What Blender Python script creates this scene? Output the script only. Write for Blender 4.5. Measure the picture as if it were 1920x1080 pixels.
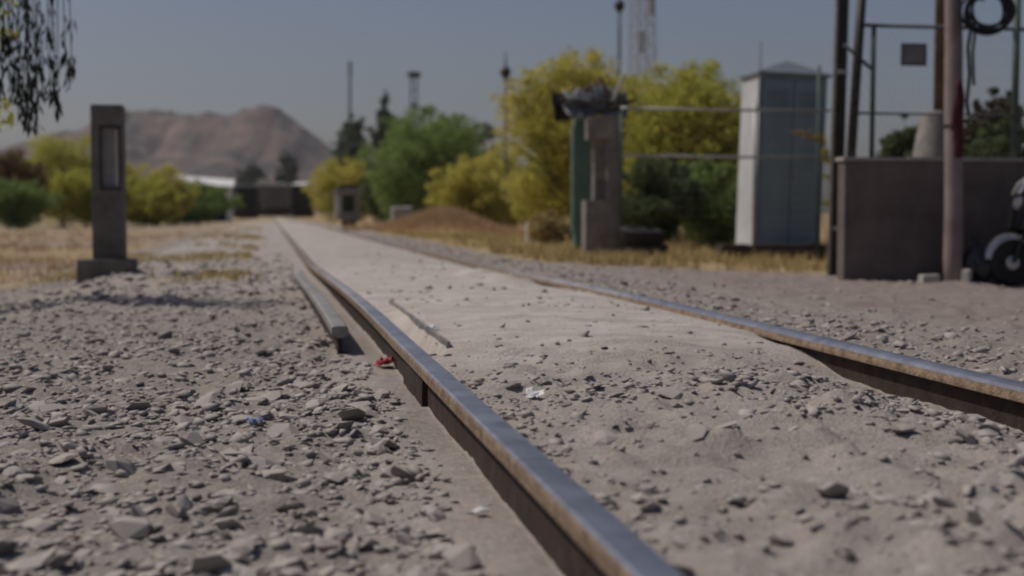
import bpy, bmesh, math, random
import numpy as np
from mathutils import Vector, Matrix

# ------------------------------------------------------------------ scene, camera, sky, sun
for o in list(bpy.data.objects):
    bpy.data.objects.remove(o)
scene = bpy.context.scene
COL = scene.collection
random.seed(7)
RNG = np.random.default_rng(11)

FPX = 2666.67            # focal length in pixels of the 1920 px wide photograph (50 mm)
CAMZ = 0.62              # camera height; rail heads lie 0.45 m below it
HEAD = 0.17              # rail head level
PITCH = math.atan(140 / FPX)

cam_d = bpy.data.cameras.new('camera')
cam = bpy.data.objects.new('camera', cam_d)
COL.objects.link(cam)
cam.location = (0, 0, CAMZ)
cam.rotation_euler = (math.radians(90) - PITCH, 0, 0)
cam_d.lens = 50
cam_d.sensor_width = 36
cam_d.clip_start = 0.05
cam_d.clip_end = 9000
cam_d.dof.use_dof = True
cam_d.dof.focus_distance = 4.2
cam_d.dof.aperture_fstop = 2.2
cam_d.dof.aperture_blades = 7
scene.camera = cam

SUN_EL, SUN_AZ = math.radians(55), math.radians(-73)      # azimuth from +Y towards +X
world = bpy.data.worlds.new('World')
scene.world = world
world.use_nodes = True
nt = world.node_tree
sky = nt.nodes.new('ShaderNodeTexSky')
sky.sky_type = 'NISHITA'
sky.sun_disc = False
sky.sun_elevation = SUN_EL
sky.sun_rotation = SUN_AZ
sky.air_density = 1.0
sky.dust_density = 2.2
sky.ozone_density = 3.0
bg = nt.nodes['Background']
bg.inputs[1].default_value = 0.056
tint = nt.nodes.new('ShaderNodeMix'); tint.data_type = 'RGBA'; tint.blend_type = 'MULTIPLY'   # the camera's slightly magenta white balance
tint.inputs[0].default_value = 1
tint.inputs[7].default_value = (1.05, .965, 1.01, 1)
nt.links.new(sky.outputs[0], tint.inputs[6])
nt.links.new(tint.outputs[2], bg.inputs[0])

sun_d = bpy.data.lights.new('sun', 'SUN')
sun_d.energy = 3.2
sun_d.angle = math.radians(0.6)
sun_d.color = (1.0, 0.93, 0.84)
sun = bpy.data.objects.new('sun', sun_d)
COL.objects.link(sun)
S = Vector((math.sin(SUN_AZ) * math.cos(SUN_EL), math.cos(SUN_AZ) * math.cos(SUN_EL), math.sin(SUN_EL)))
sun.rotation_euler = S.to_track_quat('Z', 'Y').to_euler()
sun.location = S * 50

scene.view_settings.view_transform = 'Standard'
scene.view_settings.look = 'None'
scene.view_settings.gamma = 1
scene.view_settings.exposure = -0.2
scene.view_settings.use_curve_mapping = False
scene.render.engine = 'CYCLES'
scene.cycles.use_denoising = True
scene.cycles.max_bounces = 6
scene.cycles.filter_width = 2.0

# ------------------------------------------------------------------ pixel -> place helpers
CP, SP = math.cos(PITCH), math.sin(PITCH)
def ray(px, py):
    dx, dy = (px - 960) / FPX, (540 - py) / FPX
    return Vector((dx, CP + dy * SP, -SP + dy * CP))
def at(px, py, Y):
    d = ray(px, py)
    t = Y / d.y
    return Vector((d.x * t, Y, CAMZ + d.z * t))
def zat(py, Y): return at(960, py, Y).z
def xat(px, Y): return at(px, 400, Y).x
def mpp(Y): return Y / FPX           # metres per photo pixel at that distance

PSI = math.atan2(455 / FPX, 1.0014)  # the track runs this much to the left of the view
T = np.array([-math.sin(PSI), math.cos(PSI)])
N = np.array([math.cos(PSI), math.sin(PSI)])
UL, UR = 0.474, 1.979
def sstep(a, b, x):
    t = np.clip((np.asarray(x, float) - a) / (b - a), 0, 1)
    return t * t * (3 - 2 * t)
def bend(v): return -0.10 * sstep(6, 14, v)
def to_uv(x, y):
    v = x * T[0] + y * T[1]
    return x * N[0] + y * N[1] - bend(v), v
def to_xy(u, v):
    u = u + bend(v)
    return u * N[0] + v * T[0], u * N[1] + v * T[1]

# ------------------------------------------------------------------ noise
def vnoise(x, y, seed=0):
    x = np.asarray(x, float); y = np.asarray(y, float)
    xi = np.floor(x).astype(np.int64); yi = np.floor(y).astype(np.int64)
    xf = x - xi; yf = y - yi
    def h(i, j):
        n = (i * 374761393 + j * 668265263 + seed * 1442695041) & 0xffffffff
        n = ((n ^ (n >> 13)) * 1274126177) & 0xffffffff
        n = n ^ (n >> 16)
        return (n & 0xffff) / 65535.0
    sx = xf * xf * (3 - 2 * xf); sy = yf * yf * (3 - 2 * yf)
    a = h(xi, yi) * (1 - sx) + h(xi + 1, yi) * sx
    b = h(xi, yi + 1) * (1 - sx) + h(xi + 1, yi + 1) * sx
    return (a * (1 - sy) + b * sy) * 2 - 1

MOUND = at(835, 425, 40.0)
POLEFOOT = at(1788, 522, 12.4)
def ground_z(x, y, fine=True):
    u, v = to_uv(np.asarray(x, float), np.asarray(y, float))
    far = sstep(7.5, 11.5, v)
    ku = [-60, -9, -4.5, -2.6, -1.75, -1.25, -0.6, 0.1, 0.36]
    near_l = np.interp(u, ku, [-.36, -.34, -.26, -.19, -.165, -.15, -.142, -.138, -.135])
    far_l = np.interp(u, ku, [-.40, -.38, -.34, -.28, -.225, -.088, -.088, -.095, -.095])
    left = near_l * (1 - far) + far_l * far
    fill = sstep(4.35, 5.4, v + 0.25 * vnoise(u * 2.2, v * 2.2, 3) + 0.5 * (u - 1.2) * -0.45)
    kc = [UL + .02, UL + .08, UL + .4, 1.2, UR - .4, UR - .12, UR - .015]
    near_c = np.interp(u, kc, [-.09, -.06, -.045, -.045, -.065, -.115, -.13])
    far_c = np.interp(u, kc, [-.05, -.022, -.006, .004, -.004, -.014, -.04])
    mid = near_c * (1 - fill) + far_c * fill
    mid = mid - .075 * sstep(.015, .045, u - UL) * (1 - sstep(.115, .15, u - UL)) * sstep(4.8, 5.2, v) * (1 - sstep(5.8, 7.2, v + .3 * vnoise(u * 3, v * 3, 9)))
    mid = mid - .085 * sstep(UR - .26, UR - .12, u + .06 * vnoise(v * 3, u * 3, 10)) * sstep(8.6, 9.0, v) * (1 - sstep(10.0, 10.5, v))
    mid = mid + .03 * np.exp(-((u - UR + .42) / .13) ** 2) * sstep(8.3, 8.8, v) * (1 - sstep(10.4, 11, v)) * (1 + vnoise(x * 9, y * 9, 12))
    right = np.interp(u, [UR, UR + .1, UR + .9, UR + 2.4, UR + 4.5, UR + 8, 60], [-.06, -.03, -.05, -.12, -.2, -.22, -.24])
    dip = .035 * np.exp(-((u - UR) / .13) ** 2) * sstep(9.5, 11, v)
    mid = mid - dip; right = right - dip
    wl = np.clip((u - UL + .008) / .016, 0, 1); wr = np.clip((u - UR + .008) / .016, 0, 1)
    z = left * (1 - wl) + mid * wl * (1 - wr) + right * wr
    # the mound with dry brush and a little heap round the foot of the timber pole
    z = z + 0.58 * np.exp(-(((x - MOUND.x) / 1.3) ** 2 + ((y - MOUND.y) / 1.6) ** 2))
    z = z + 0.05 * np.exp(-(((x - POLEFOOT.x) / .3) ** 2 + ((y - POLEFOOT.y + .1) / .3) ** 2))
    if fine:
        rail = np.minimum(np.abs(u - UL), np.abs(u - UR))
        damp = sstep(0.03, 0.3, rail)
        rough = np.where(u < UL, .62, np.where(u < UR, .9 - .62 * fill, .6))
        n = (.018 * vnoise(x * 2.1, y * 2.1, 1) + .014 * vnoise(x * 5.7, y * 5.7, 2)
             + .042 * np.maximum(vnoise(x * 9 + .6 * vnoise(x * 20, y * 20, 14), y * 9, 4) - .12, 0) + .030 * np.maximum(vnoise(x * 19, y * 19, 5) - .15, 0)
             - .010 * np.maximum(vnoise(x * 14, y * 14, 15) - .45, 0) - .008)
        z = z + n * rough * (.3 + .7 * damp)
        z = z + sstep(25, 120, np.hypot(x, y)) * .12 * vnoise(x * .06, y * .06, 8)
    return z + HEAD
def gz(x, y): return float(ground_z(np.array([x]), np.array([y]))[0])

# ------------------------------------------------------------------ materials
def srgb(r, g, b):
    f = lambda c: (c / 255 / 12.92) if c / 255 <= .04045 else ((c / 255 + .055) / 1.055) ** 2.4
    return (f(r), f(g), f(b))
def rgba(c): return (c[0], c[1], c[2], 1)
MATS = {}
def mat(name, c1, c2=None, rough=.85, metal=0., scale=6., bump=.0, bscale=40., spec=.3, detail=5, thr=(.35, .65)):
    m = bpy.data.materials.new(name); m.use_nodes = True
    t = m.node_tree; p = t.nodes['Principled BSDF']
    p.inputs['Roughness'].default_value = rough
    p.inputs['Metallic'].default_value = metal
    p.inputs['Specular IOR Level'].default_value = spec
    tc = t.nodes.new('ShaderNodeTexCoord')
    n = t.nodes.new('ShaderNodeTexNoise'); n.inputs['Scale'].default_value = scale; n.inputs['Detail'].default_value = detail
    n.inputs['Roughness'].default_value = .62
    t.links.new(tc.outputs['Object'], n.inputs['Vector'])
    r = t.nodes.new('ShaderNodeValToRGB')
    r.color_ramp.elements[0].position, r.color_ramp.elements[1].position = thr
    r.color_ramp.elements[0].color = rgba(c1); r.color_ramp.elements[1].color = rgba(c2 or c1)
    t.links.new(n.outputs['Fac'], r.inputs[0]); t.links.new(r.outputs[0], p.inputs['Base Color'])
    if bump:
        n2 = t.nodes.new('ShaderNodeTexNoise'); n2.inputs['Scale'].default_value = bscale; n2.inputs['Detail'].default_value = 6
        t.links.new(tc.outputs['Object'], n2.inputs['Vector'])
        b = t.nodes.new('ShaderNodeBump'); b.inputs['Strength'].default_value = bump; b.inputs['Distance'].default_value = .02
        t.links.new(n2.outputs['Fac'], b.inputs['Height']); t.links.new(b.outputs[0], p.inputs['Normal'])
    MATS[name] = m
    return m
def island_mat(name, cols, rough=.9, transl=0., spec=.2, dusty=None):
    m = bpy.data.materials.new(name); m.use_nodes = True
    t = m.node_tree; p = t.nodes['Principled BSDF']
    p.inputs['Roughness'].default_value = rough; p.inputs['Specular IOR Level'].default_value = spec
    g = t.nodes.new('ShaderNodeNewGeometry'); oi = t.nodes.new('ShaderNodeObjectInfo')
    a = t.nodes.new('ShaderNodeMath'); a.operation = 'ADD'
    t.links.new(g.outputs['Random Per Island'], a.inputs[0]); t.links.new(oi.outputs['Random'], a.inputs[1])
    f = t.nodes.new('ShaderNodeMath'); f.operation = 'FRACT'; t.links.new(a.outputs[0], f.inputs[0])
    r = t.nodes.new('ShaderNodeValToRGB'); cr = r.color_ramp
    while len(cr.elements) < len(cols): cr.elements.new(.5)
    for i, c in enumerate(cols):
        cr.elements[i].position = i / (len(cols) - 1); cr.elements[i].color = rgba(c)
    t.links.new(f.outputs[0], r.inputs[0])
    base = r.outputs[0]
    if dusty:          # dust settled on the upward faces; darker sides also paint in their shade
        sx = t.nodes.new('ShaderNodeSeparateXYZ'); t.links.new(g.outputs['Normal'], sx.inputs[0])
        mr = t.nodes.new('ShaderNodeMapRange'); mr.inputs[1].default_value = .35; mr.inputs[2].default_value = .9; mr.inputs[4].default_value = .85
        t.links.new(sx.outputs[2], mr.inputs[0])
        dm = t.nodes.new('ShaderNodeMix'); dm.data_type = 'RGBA'; dm.inputs[7].default_value = rgba(dusty)
        t.links.new(mr.outputs[0], dm.inputs[0]); t.links.new(base, dm.inputs[6]); base = dm.outputs[2]
    t.links.new(base, p.inputs['Base Color'])
    if transl:
        tr = t.nodes.new('ShaderNodeBsdfTranslucent'); mx = t.nodes.new('ShaderNodeMixShader')
        mx.inputs[0].default_value = transl
        t.links.new(r.outputs[0], tr.inputs[0])
        t.links.new(p.outputs[0], mx.inputs[1]); t.links.new(tr.outputs[0], mx.inputs[2])
        t.links.new(mx.outputs[0], t.nodes['Material Output'].inputs[0])
    MATS[name] = m
    return m

def ground_material():
    m = bpy.data.materials.new('ground_dust'); m.use_nodes = True
    t = m.node_tree; p = t.nodes['Principled BSDF']
    p.inputs['Roughness'].default_value = .95; p.inputs['Specular IOR Level'].default_value = .1
    at_ = t.nodes.new('ShaderNodeVertexColor'); at_.layer_name = 'zones'
    sep = t.nodes.new('ShaderNodeSeparateColor'); t.links.new(at_.outputs[0], sep.inputs[0])
    tc = t.nodes.new('ShaderNodeTexCoord')
    def noise(s, d=6):
        n = t.nodes.new('ShaderNodeTexNoise'); n.inputs['Scale'].default_value = s; n.inputs['Detail'].default_value = d
        n.inputs['Roughness'].default_value = .65
        t.links.new(tc.outputs['Object'], n.inputs['Vector']); return n.outputs['Fac']
    def ramp(fac, c1, c2, a=.35, b=.65):
        r = t.nodes.new('ShaderNodeValToRGB'); r.color_ramp.elements[0].position = a; r.color_ramp.elements[1].position = b
        r.color_ramp.elements[0].color = rgba(c1); r.color_ramp.elements[1].color = rgba(c2)
        t.links.new(fac, r.inputs[0]); return r.outputs[0]
    def mix(f, a, b):
        x = t.nodes.new('ShaderNodeMix'); x.data_type = 'RGBA'
        t.links.new(f, x.inputs[0]); t.links.new(a, x.inputs[6]); t.links.new(b, x.inputs[7]); return x.outputs[2]
    fine, big = noise(26), noise(3.3)
    ballast = ramp(fine, (.25, .222, .198), (.35, .315, .284))
    dust = ramp(big, (.47, .422, .385), (.58, .53, .49))
    grass = ramp(noise(1.7), (.27, .185, .095), (.44, .33, .17))
    red = ramp(noise(5), (.205, .165, .145), (.29, .245, .222))
    mp = t.nodes.new('ShaderNodeMapping'); mp.inputs['Rotation'].default_value = (0, 0, -PSI); mp.inputs['Scale'].default_value = (.9, 6.5, 1)
    t.links.new(tc.outputs['Object'], mp.inputs[0])
    sn = t.nodes.new('ShaderNodeTexNoise'); sn.inputs['Scale'].default_value = 1.3; sn.inputs['Detail'].default_value = 8; sn.inputs['Roughness'].default_value = .7
    t.links.new(mp.outputs[0], sn.inputs['Vector'])
    sr = ramp(sn.outputs['Fac'], (.82, .81, .80), (1.0, 1.0, 1.0), .36, .54)
    gr = ramp(noise(160, 4), (.72, .71, .70), (1.06, 1.06, 1.06), .36, .6)
    def mul(a_, b_):
        x = t.nodes.new('ShaderNodeMix'); x.data_type = 'RGBA'; x.blend_type = 'MULTIPLY'; x.inputs[0].default_value = 1
        t.links.new(a_, x.inputs[6]); t.links.new(b_, x.inputs[7]); return x.outputs[2]
    dust = mul(dust, sr)
    c = mul(mix(sep.outputs[0], ballast, dust), gr)
    c = mix(sep.outputs[2], c, red)
    c = mix(sep.outputs[1], c, grass)
    t.links.new(c, p.inputs['Base Color'])
    b = t.nodes.new('ShaderNodeBump'); b.inputs['Strength'].default_value = .7; b.inputs['Distance'].default_value = .016
    t.links.new(noise(70, 8), b.inputs['Height']); t.links.new(b.outputs[0], p.inputs['Normal'])
    return m

mat('concrete', (.15, .135, .122), (.29, .265, .24), bump=.4, bscale=26, scale=5, detail=9, thr=(.3, .7))
mat('concrete_dark', (.10, .09, .08), (.175, .158, .14), bump=.3, bscale=30, scale=4)
mat('concrete_pale', (.34, .325, .30), (.44, .42, .39), bump=.25, bscale=25, scale=5)
mat('plaster', (.095, .075, .066), (.19, .155, .138), bump=.5, bscale=18, scale=2.6, detail=9, thr=(.3, .7))
mat('coping', (.27, .245, .22), (.36, .33, .3), bump=.25, bscale=30, scale=5)
mat('panel_grey', (.30, .285, .28), (.36, .345, .34), rough=.6, scale=7)
mat('lit_edge_and_indicator', (.52, .46, .42), (.58, .52, .48), rough=.6)  # pale tone painting sunlight on the niche reveal; also the scooter indicators
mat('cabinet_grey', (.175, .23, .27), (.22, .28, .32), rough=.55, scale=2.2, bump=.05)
mat('cabinet_sunlit', (.40, .41, .42), (.52, .525, .53), rough=.6, scale=2.5, bump=.05)  # lighter cabinet tone that puts sunlight on the left side
mat('cabinet_roof', (.13, .165, .19), (.18, .21, .235), rough=.6)
mat('steel_top', (.33, .325, .345), (.54, .54, .565), rough=.36, metal=.95, scale=9, bump=.04, bscale=120, spec=.5)
mat('rust_light', (.11, .072, .048), (.29, .215, .15), rough=.85, metal=.1, scale=22, bump=.5, bscale=110, detail=9, thr=(.3, .62))
mat('rust_and_shade', (.026, .017, .013), (.056, .037, .028), rough=.9, metal=.1, scale=14, bump=.3, bscale=90)  # dark rust; on the rail webs deepened to paint shade under the head
mat('steel_old', (.20, .185, .175), (.33, .31, .295), rough=.6, metal=.4, scale=10, bump=.2, bscale=70)
mat('black_steel', (.020, .017, .017), (.036, .03, .029), rough=.55, scale=8, bump=.1)
mat('galvanised', (.30, .30, .29), (.42, .42, .41), rough=.5, metal=.5, scale=9)
mat('green_pipe', (.05, .08, .065), (.09, .12, .10), rough=.6, scale=8)
mat('green_paint', (.085, .16, .135), (.13, .21, .18), rough=.6, scale=3, bump=.1)
mat('wood_pole', (.19, .145, .13), (.30, .24, .22), rough=.9, scale=3, bump=.4, bscale=50)
mat('wood_dark', (.035, .026, .02), (.075, .057, .045), rough=.9, scale=6, bump=.4, bscale=40)
mat('wood_brown', (.10, .065, .042), (.165, .11, .075), rough=.9, scale=6, bump=.4, bscale=40)
mat('wood_bleached', (.34, .31, .28), (.46, .43, .40), rough=.9, scale=6, bump=.3)
mat('rubber', (.016, .015, .015), (.03, .028, .027), rough=.75, scale=10, bump=.2)
mat('cable', (.012, .012, .014), (.022, .022, .024), rough=.5)
mat('sheet_metal', (.11, .12, .125), (.21, .225, .225), rough=.6, metal=.35, scale=5, bump=.2)
mat('red_plastic', (.20, .03, .045), (.30, .045, .065), rough=.6, scale=10)
mat('red_cloth', (.055, .011, .016), (.08, .015, .022), rough=.8, scale=10)
mat('red_wrapper', (.42, .06, .09), (.52, .10, .13), rough=.7, scale=20)
mat('blue_plastic', (.12, .17, .34), (.22, .28, .45), rough=.5, scale=14)
mat('white_plastic', (.60, .60, .60), (.70, .70, .70), rough=.9, scale=9)
mat('white_paint', (.66, .65, .63), (.78, .77, .75), rough=.6, scale=4)
mat('bag_black', (.015, .014, .017), (.03, .028, .034), rough=.35, spec=.5)
mat('scooter_black', (.012, .012, .013), (.02, .02, .021), rough=.3, spec=.5)
mat('scooter_silver', (.42, .42, .42), (.5, .5, .5), rough=.3, metal=.6)
mat('lens', (.5, .5, .5), (.6, .6, .6), rough=.1, spec=.6)
mat('bark', (.085, .068, .05), (.15, .125, .10), rough=.95, scale=9, bump=.5, bscale=30)
mat('bark_green', (.10, .11, .05), (.17, .17, .09), rough=.9, scale=9, bump=.3)
mat('wagon_black', (.016, .017, .019), (.03, .03, .033), rough=.7, scale=.8)
mat('wagon_grey', (.10, .095, .092), (.17, .16, .155), rough=.7, scale=.6)
mat('wagon_brown', (.045, .03, .028), (.075, .05, .045), rough=.8, scale=.7)
mat('mast_dark', (.05, .055, .065), (.08, .085, .095), rough=.6)
mat('mast_pale', (.30, .32, .36), (.38, .40, .43), rough=.6)
mat('rock_hill', (.05, .046, .046), (.185, .125, .108), rough=.95, scale=.02, bump=.0, detail=8, thr=(.38, .62))
mat('sign_grey', (.16, .16, .17), (.22, .22, .23), rough=.6, scale=7)
island_mat('stones', [(.17, .15, .138), (.26, .235, .218), (.30, .272, .253), (.35, .32, .298), (.22, .198, .183), (.42, .39, .365)], rough=.95, dusty=(.37, .335, .305))
island_mat('leaf_yellow', [(0.4, 0.43, 0.11), (0.58, 0.52, 0.12), (0.47, 0.37, 0.11), (0.52, 0.5, 0.12), (0.63, 0.56, 0.13)], rough=.8, transl=0.55)
island_mat('leaf_olive', [(0.34, 0.35, 0.085), (0.45, 0.44, 0.095), (0.52, 0.48, 0.1), (0.4, 0.41, 0.09)], rough=.8, transl=0.55)
island_mat('leaf_green', [(0.18, 0.25, 0.085), (0.24, 0.32, 0.1), (0.21, 0.29, 0.095), (0.28, 0.36, 0.11)], rough=.8, transl=0.5)
island_mat('leaf_dark', [(0.085, 0.11, 0.055), (0.12, 0.15, 0.07), (0.1, 0.125, 0.06), (0.14, 0.17, 0.075)], rough=.7, transl=0.45)
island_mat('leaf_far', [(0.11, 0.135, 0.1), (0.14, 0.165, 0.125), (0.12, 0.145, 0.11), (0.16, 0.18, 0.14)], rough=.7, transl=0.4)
island_mat('leaf_red', [(0.15, 0.075, 0.045), (0.2, 0.11, 0.06), (0.14, 0.13, 0.05), (0.24, 0.13, 0.06)], rough=.7, transl=0.4)
island_mat('leaf_brown', [(.06, .045, .03), (.09, .065, .04), (.07, .07, .035), (.11, .07, .045)], rough=.8, transl=.3)
island_mat('leaf_sprig', [(.26, .17, .05), (.34, .24, .06), (.20, .19, .05), (.30, .16, .05)], rough=.8, transl=.4)
island_mat('leaf_weeping_backlit', [(.016, .02, .012), (.03, .034, .02), (.022, .026, .016), (.04, .042, .024)], rough=.8, transl=.1)  # hanging leaves darkened in colour as if backlit and shaded
island_mat('straw', [(0.36, 0.26, 0.12), (0.5, 0.39, 0.19), (0.56, 0.45, 0.22), (0.3, 0.22, 0.1), (0.42, 0.36, 0.14)], rough=.8, transl=0.35)
island_mat('straw_orange', [(.40, .26, .15), (.52, .35, .21), (.58, .42, .27), (.34, .22, .13)], rough=.9, transl=.35)
island_mat('straw_red', [(0.3, 0.18, 0.09), (0.42, 0.26, 0.14), (0.48, 0.31, 0.17), (0.26, 0.16, 0.085)], rough=.8, transl=0.35)
def dusty_steel():
    m = MATS['steel_top']; t = m.node_tree; p = t.nodes['Principled BSDF']
    tc = t.nodes.new('ShaderNodeTexCoord')
    d = t.nodes.new('ShaderNodeVectorMath'); d.operation = 'DOT_PRODUCT'; d.inputs[1].default_value = (T[0], T[1], 0)
    t.links.new(tc.outputs['Object'], d.inputs[0])
    n = t.nodes.new('ShaderNodeTexNoise'); n.inputs['Scale'].default_value = 2.3; n.inputs['Detail'].default_value = 6
    t.links.new(tc.outputs['Object'], n.inputs['Vector'])
    a = t.nodes.new('ShaderNodeMath'); a.operation = 'MULTIPLY_ADD'; a.inputs[1].default_value = 7; a.inputs[2].default_value = -3.5
    t.links.new(n.outputs['Fac'], a.inputs[0])
    b = t.nodes.new('ShaderNodeMath'); b.operation = 'ADD'
    t.links.new(d.outputs['Value'], b.inputs[0]); t.links.new(a.outputs[0], b.inputs[1])
    r = t.nodes.new('ShaderNodeMapRange'); r.inputs[1].default_value = 6.5; r.inputs[2].default_value = 12.5; r.inputs[4].default_value = .95
    t.links.new(b.outputs[0], r.inputs[0])
    old = p.inputs['Base Color'].links[0].from_socket
    mx = t.nodes.new('ShaderNodeMix'); mx.data_type = 'RGBA'; mx.inputs[7].default_value = (.14, .12, .108, 1)
    t.links.new(r.outputs[0], mx.inputs[0]); t.links.new(old, mx.inputs[6]); t.links.new(mx.outputs[2], p.inputs['Base Color'])
    for name, lo, hi in (('Metallic', .95, .05), ('Roughness', .36, .85)):
        q = t.nodes.new('ShaderNodeMapRange'); q.inputs[3].default_value = lo; q.inputs[4].default_value = hi
        t.links.new(r.outputs[0], q.inputs[0]); t.links.new(q.outputs[0], p.inputs[name])
dusty_steel()
GROUND_M = ground_material()

# ------------------------------------------------------------------ mesh helpers
class MB:
    def __init__(s): s.v = []; s.f = []
    def add(s, vs, fs):
        o = len(s.v); s.v += [tuple(v) for v in vs]; s.f += [tuple(i + o for i in f) for f in fs]; return s
    def box(s, c, d, rot=None, taper=1.0):
        vs = []
        for z in (-1, 1):
            k = taper if z > 0 else 1
            for x, y in ((-1, -1), (1, -1), (1, 1), (-1, 1)):
                p = Vector((x * d[0] / 2 * k, y * d[1] / 2 * k, z * d[2] / 2))
                if rot: p = rot @ p
                vs.append(p + Vector(c))
        return s.add(vs, [(3, 2, 1, 0), (4, 5, 6, 7), (0, 1, 5, 4), (1, 2, 6, 5), (2, 3, 7, 6), (3, 0, 4, 7)])
    def box2(s, x0, x1, y0, y1, z0, z1): return s.box(((x0 + x1) / 2, (y0 + y1) / 2, (z0 + z1) / 2), (x1 - x0, y1 - y0, z1 - z0))
    def tube(s, pts, rad, n=8, cap=True, closed=False):
        pts = [Vector(p) for p in pts]
        if not hasattr(rad, '__len__'): rad = [rad] * len(pts)
        vs = []; fs = []; up = None
        L = len(pts)
        for i, p in enumerate(pts):
            if closed: d = pts[(i + 1) % L] - pts[i - 1]
            else: d = pts[min(i + 1, L - 1)] - pts[max(i - 1, 0)]
            d.normalize()
            if up is None: up = d.orthogonal().normalized()
            a = (up - d * up.dot(d))
            a = a.normalized() if a.length > 1e-6 else d.orthogonal().normalized()
            up = a; b = d.cross(a)
            for k in range(n):
                t = 2 * math.pi * k / n
                vs.append(p + (a * math.cos(t) + b * math.sin(t)) * rad[i])
        for i in range(L if closed else L - 1):
            j = (i + 1) % L
            for k in range(n):
                fs.append((i * n + k, i * n + (k + 1) % n, j * n + (k + 1) % n, j * n + k))
        if cap and not closed:
            fs.append(tuple(reversed(range(n)))); fs.append(tuple((L - 1) * n + k for k in range(n)))
        return s.add(vs, fs)
    def lathe(s, prof, n=16, M=None):
        vs = []; fs = []
        for r, z in prof:
            for k in range(n):
                t = 2 * math.pi * k / n
                p = Vector((r * math.cos(t), r * math.sin(t), z))
                vs.append(M @ p if M else p)
        for i in range(len(prof) - 1):
            for k in range(n):
                fs.append((i * n + k, i * n + (k + 1) % n, (i + 1) * n + (k + 1) % n, (i + 1) * n + k))
        if prof[0][0] > 1e-5: fs.append(tuple(reversed(range(n))))
        if prof[-1][0] > 1e-5: fs.append(tuple((len(prof) - 1) * n + k for k in range(n)))
        return s.add(vs, fs)
    def prism(s, poly, y0, y1):          # polygon in x,z pulled along y
        n = len(poly)
        vs = [(x, y0, z) for x, z in poly] + [(x, y1, z) for x, z in poly]
        fs = [tuple(range(n)), tuple(reversed(range(n, 2 * n)))]
        fs += [(i, n + i, n + (i + 1) % n, (i + 1) % n) for i in range(n)]
        return s.add(vs, fs)
    def build(s, name, m, parent=None, smooth=False, bevel=0):
        me = bpy.data.meshes.new(name)
        bm = bmesh.new()
        vs = [bm.verts.new(v) for v in s.v]
        for f in s.f:
            try: bm.faces.new([vs[i] for i in f])
            except ValueError: pass
        bmesh.ops.recalc_face_normals(bm, faces=bm.faces)
        if bevel:
            bmesh.ops.bevel(bm, geom=list(bm.edges), offset=bevel, segments=2, profile=.6, affect='EDGES', clamp_overlap=True)
        bm.to_mesh(me); bm.free()
        if smooth:
            for p in me.polygons: p.use_smooth = True
        me.materials.append(MATS[m] if isinstance(m, str) else m)
        o = bpy.data.objects.new(name, me); COL.objects.link(o)
        if parent: o.parent = parent
        return o

def np_mesh(name, verts, faces, m, parent=None, smooth=False, k=None):
    """verts (n,3), faces (f,k) arrays"""
    me = bpy.data.meshes.new(name)
    verts = np.asarray(verts, np.float32); faces = np.asarray(faces, np.int32)
    k = faces.shape[1]
    me.vertices.add(len(verts)); me.vertices.foreach_set('co', verts.ravel())
    me.loops.add(faces.size); me.loops.foreach_set('vertex_index', faces.ravel())
    me.polygons.add(len(faces)); me.polygons.foreach_set('loop_start', np.arange(0, faces.size, k, dtype=np.int32))
    if smooth: me.polygons.foreach_set('use_smooth', np.ones(len(faces), bool))
    me.update(calc_edges=True); me.validate()
    me.materials.append(MATS[m] if isinstance(m, str) else m)
    o = bpy.data.objects.new(name, me); COL.objects.link(o)
    if parent: o.parent = parent
    return o

def tag(o, label=None, cat=None, group=None, kind=None):
    if label: o['label'] = label
    if cat: o['category'] = cat
    if group: o['group'] = group
    if kind: o['kind'] = kind
    return o
def thing(name, label, cat, loc=(0, 0, 0), rz=0, group=None, lean=(0, 0)):
    o = bpy.data.objects.new(name, None); COL.objects.link(o)
    o.empty_display_size = .2
    o.location = loc; o.rotation_euler = (lean[0], lean[1], rz)
    return tag(o, label, cat, group)

# ------------------------------------------------------------------ the ground: one sheet to the horizon
def axis(lo, hi, step, grow, far):
    a = list(np.arange(lo, hi, step))
    up = [hi]; s = step
    while up[-1] < far: s *= grow; up.append(up[-1] + s)
    dn = [lo]; s = step
    while dn[-1] > -far: s *= grow; dn.append(dn[-1] - s)
    return np.array(sorted(set(dn[1:] + a + up)))
us = axis(-2.8, 5.6, .028, 1.09, 2600)
for rail_u in (UL, UR):       # grid lines run along both sides of each rail
    us = us[np.abs(us - rail_u) > .05]
    us = np.sort(np.concatenate([us, rail_u + np.array([-.042, -.022, -.008, .008, .022, .042])]))
ys = [1.0]
while ys[-1] < 2600:
    y = ys[-1]
    ys.append(y + (.026 if y < 7 else (.0060 * y if y < 30 else .06 * y)))
yb = [1.0]; s_ = .06
while yb[-1] > -2600: s_ *= 1.25; yb.append(yb[-1] - s_)
ys = np.array(sorted(set(yb[1:] + ys)))
GU, GV = np.meshgrid(us, ys)
GX, GY = to_xy(GU, GV)
GZ = ground_z(GX, GY)
xs = us
nx, ny = len(xs), len(ys)
idx = np.arange(nx * ny).reshape(ny, nx)
F = np.stack([idx[:-1, :-1].ravel(), idx[:-1, 1:].ravel(), idx[1:, 1:].ravel(), idx[1:, :-1].ravel()], 1)
ground = np_mesh('ground', np.stack([GX.ravel(), GY.ravel(), GZ.ravel()], 1), F, GROUND_M, smooth=True)
tag(ground, 'pale dusty ground with stone ballast beside and between the rails', None, kind='structure')
gu, gv = to_uv(GX, GY)
wob = .25 * vnoise(GX * 1.3, GY * 1.3, 21) + .12 * vnoise(GX * 4, GY * 4, 22)
inside = sstep(UL - .06, UL + .04, gu) * (1 - sstep(UR - .02, UR + .1, gu))
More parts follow.
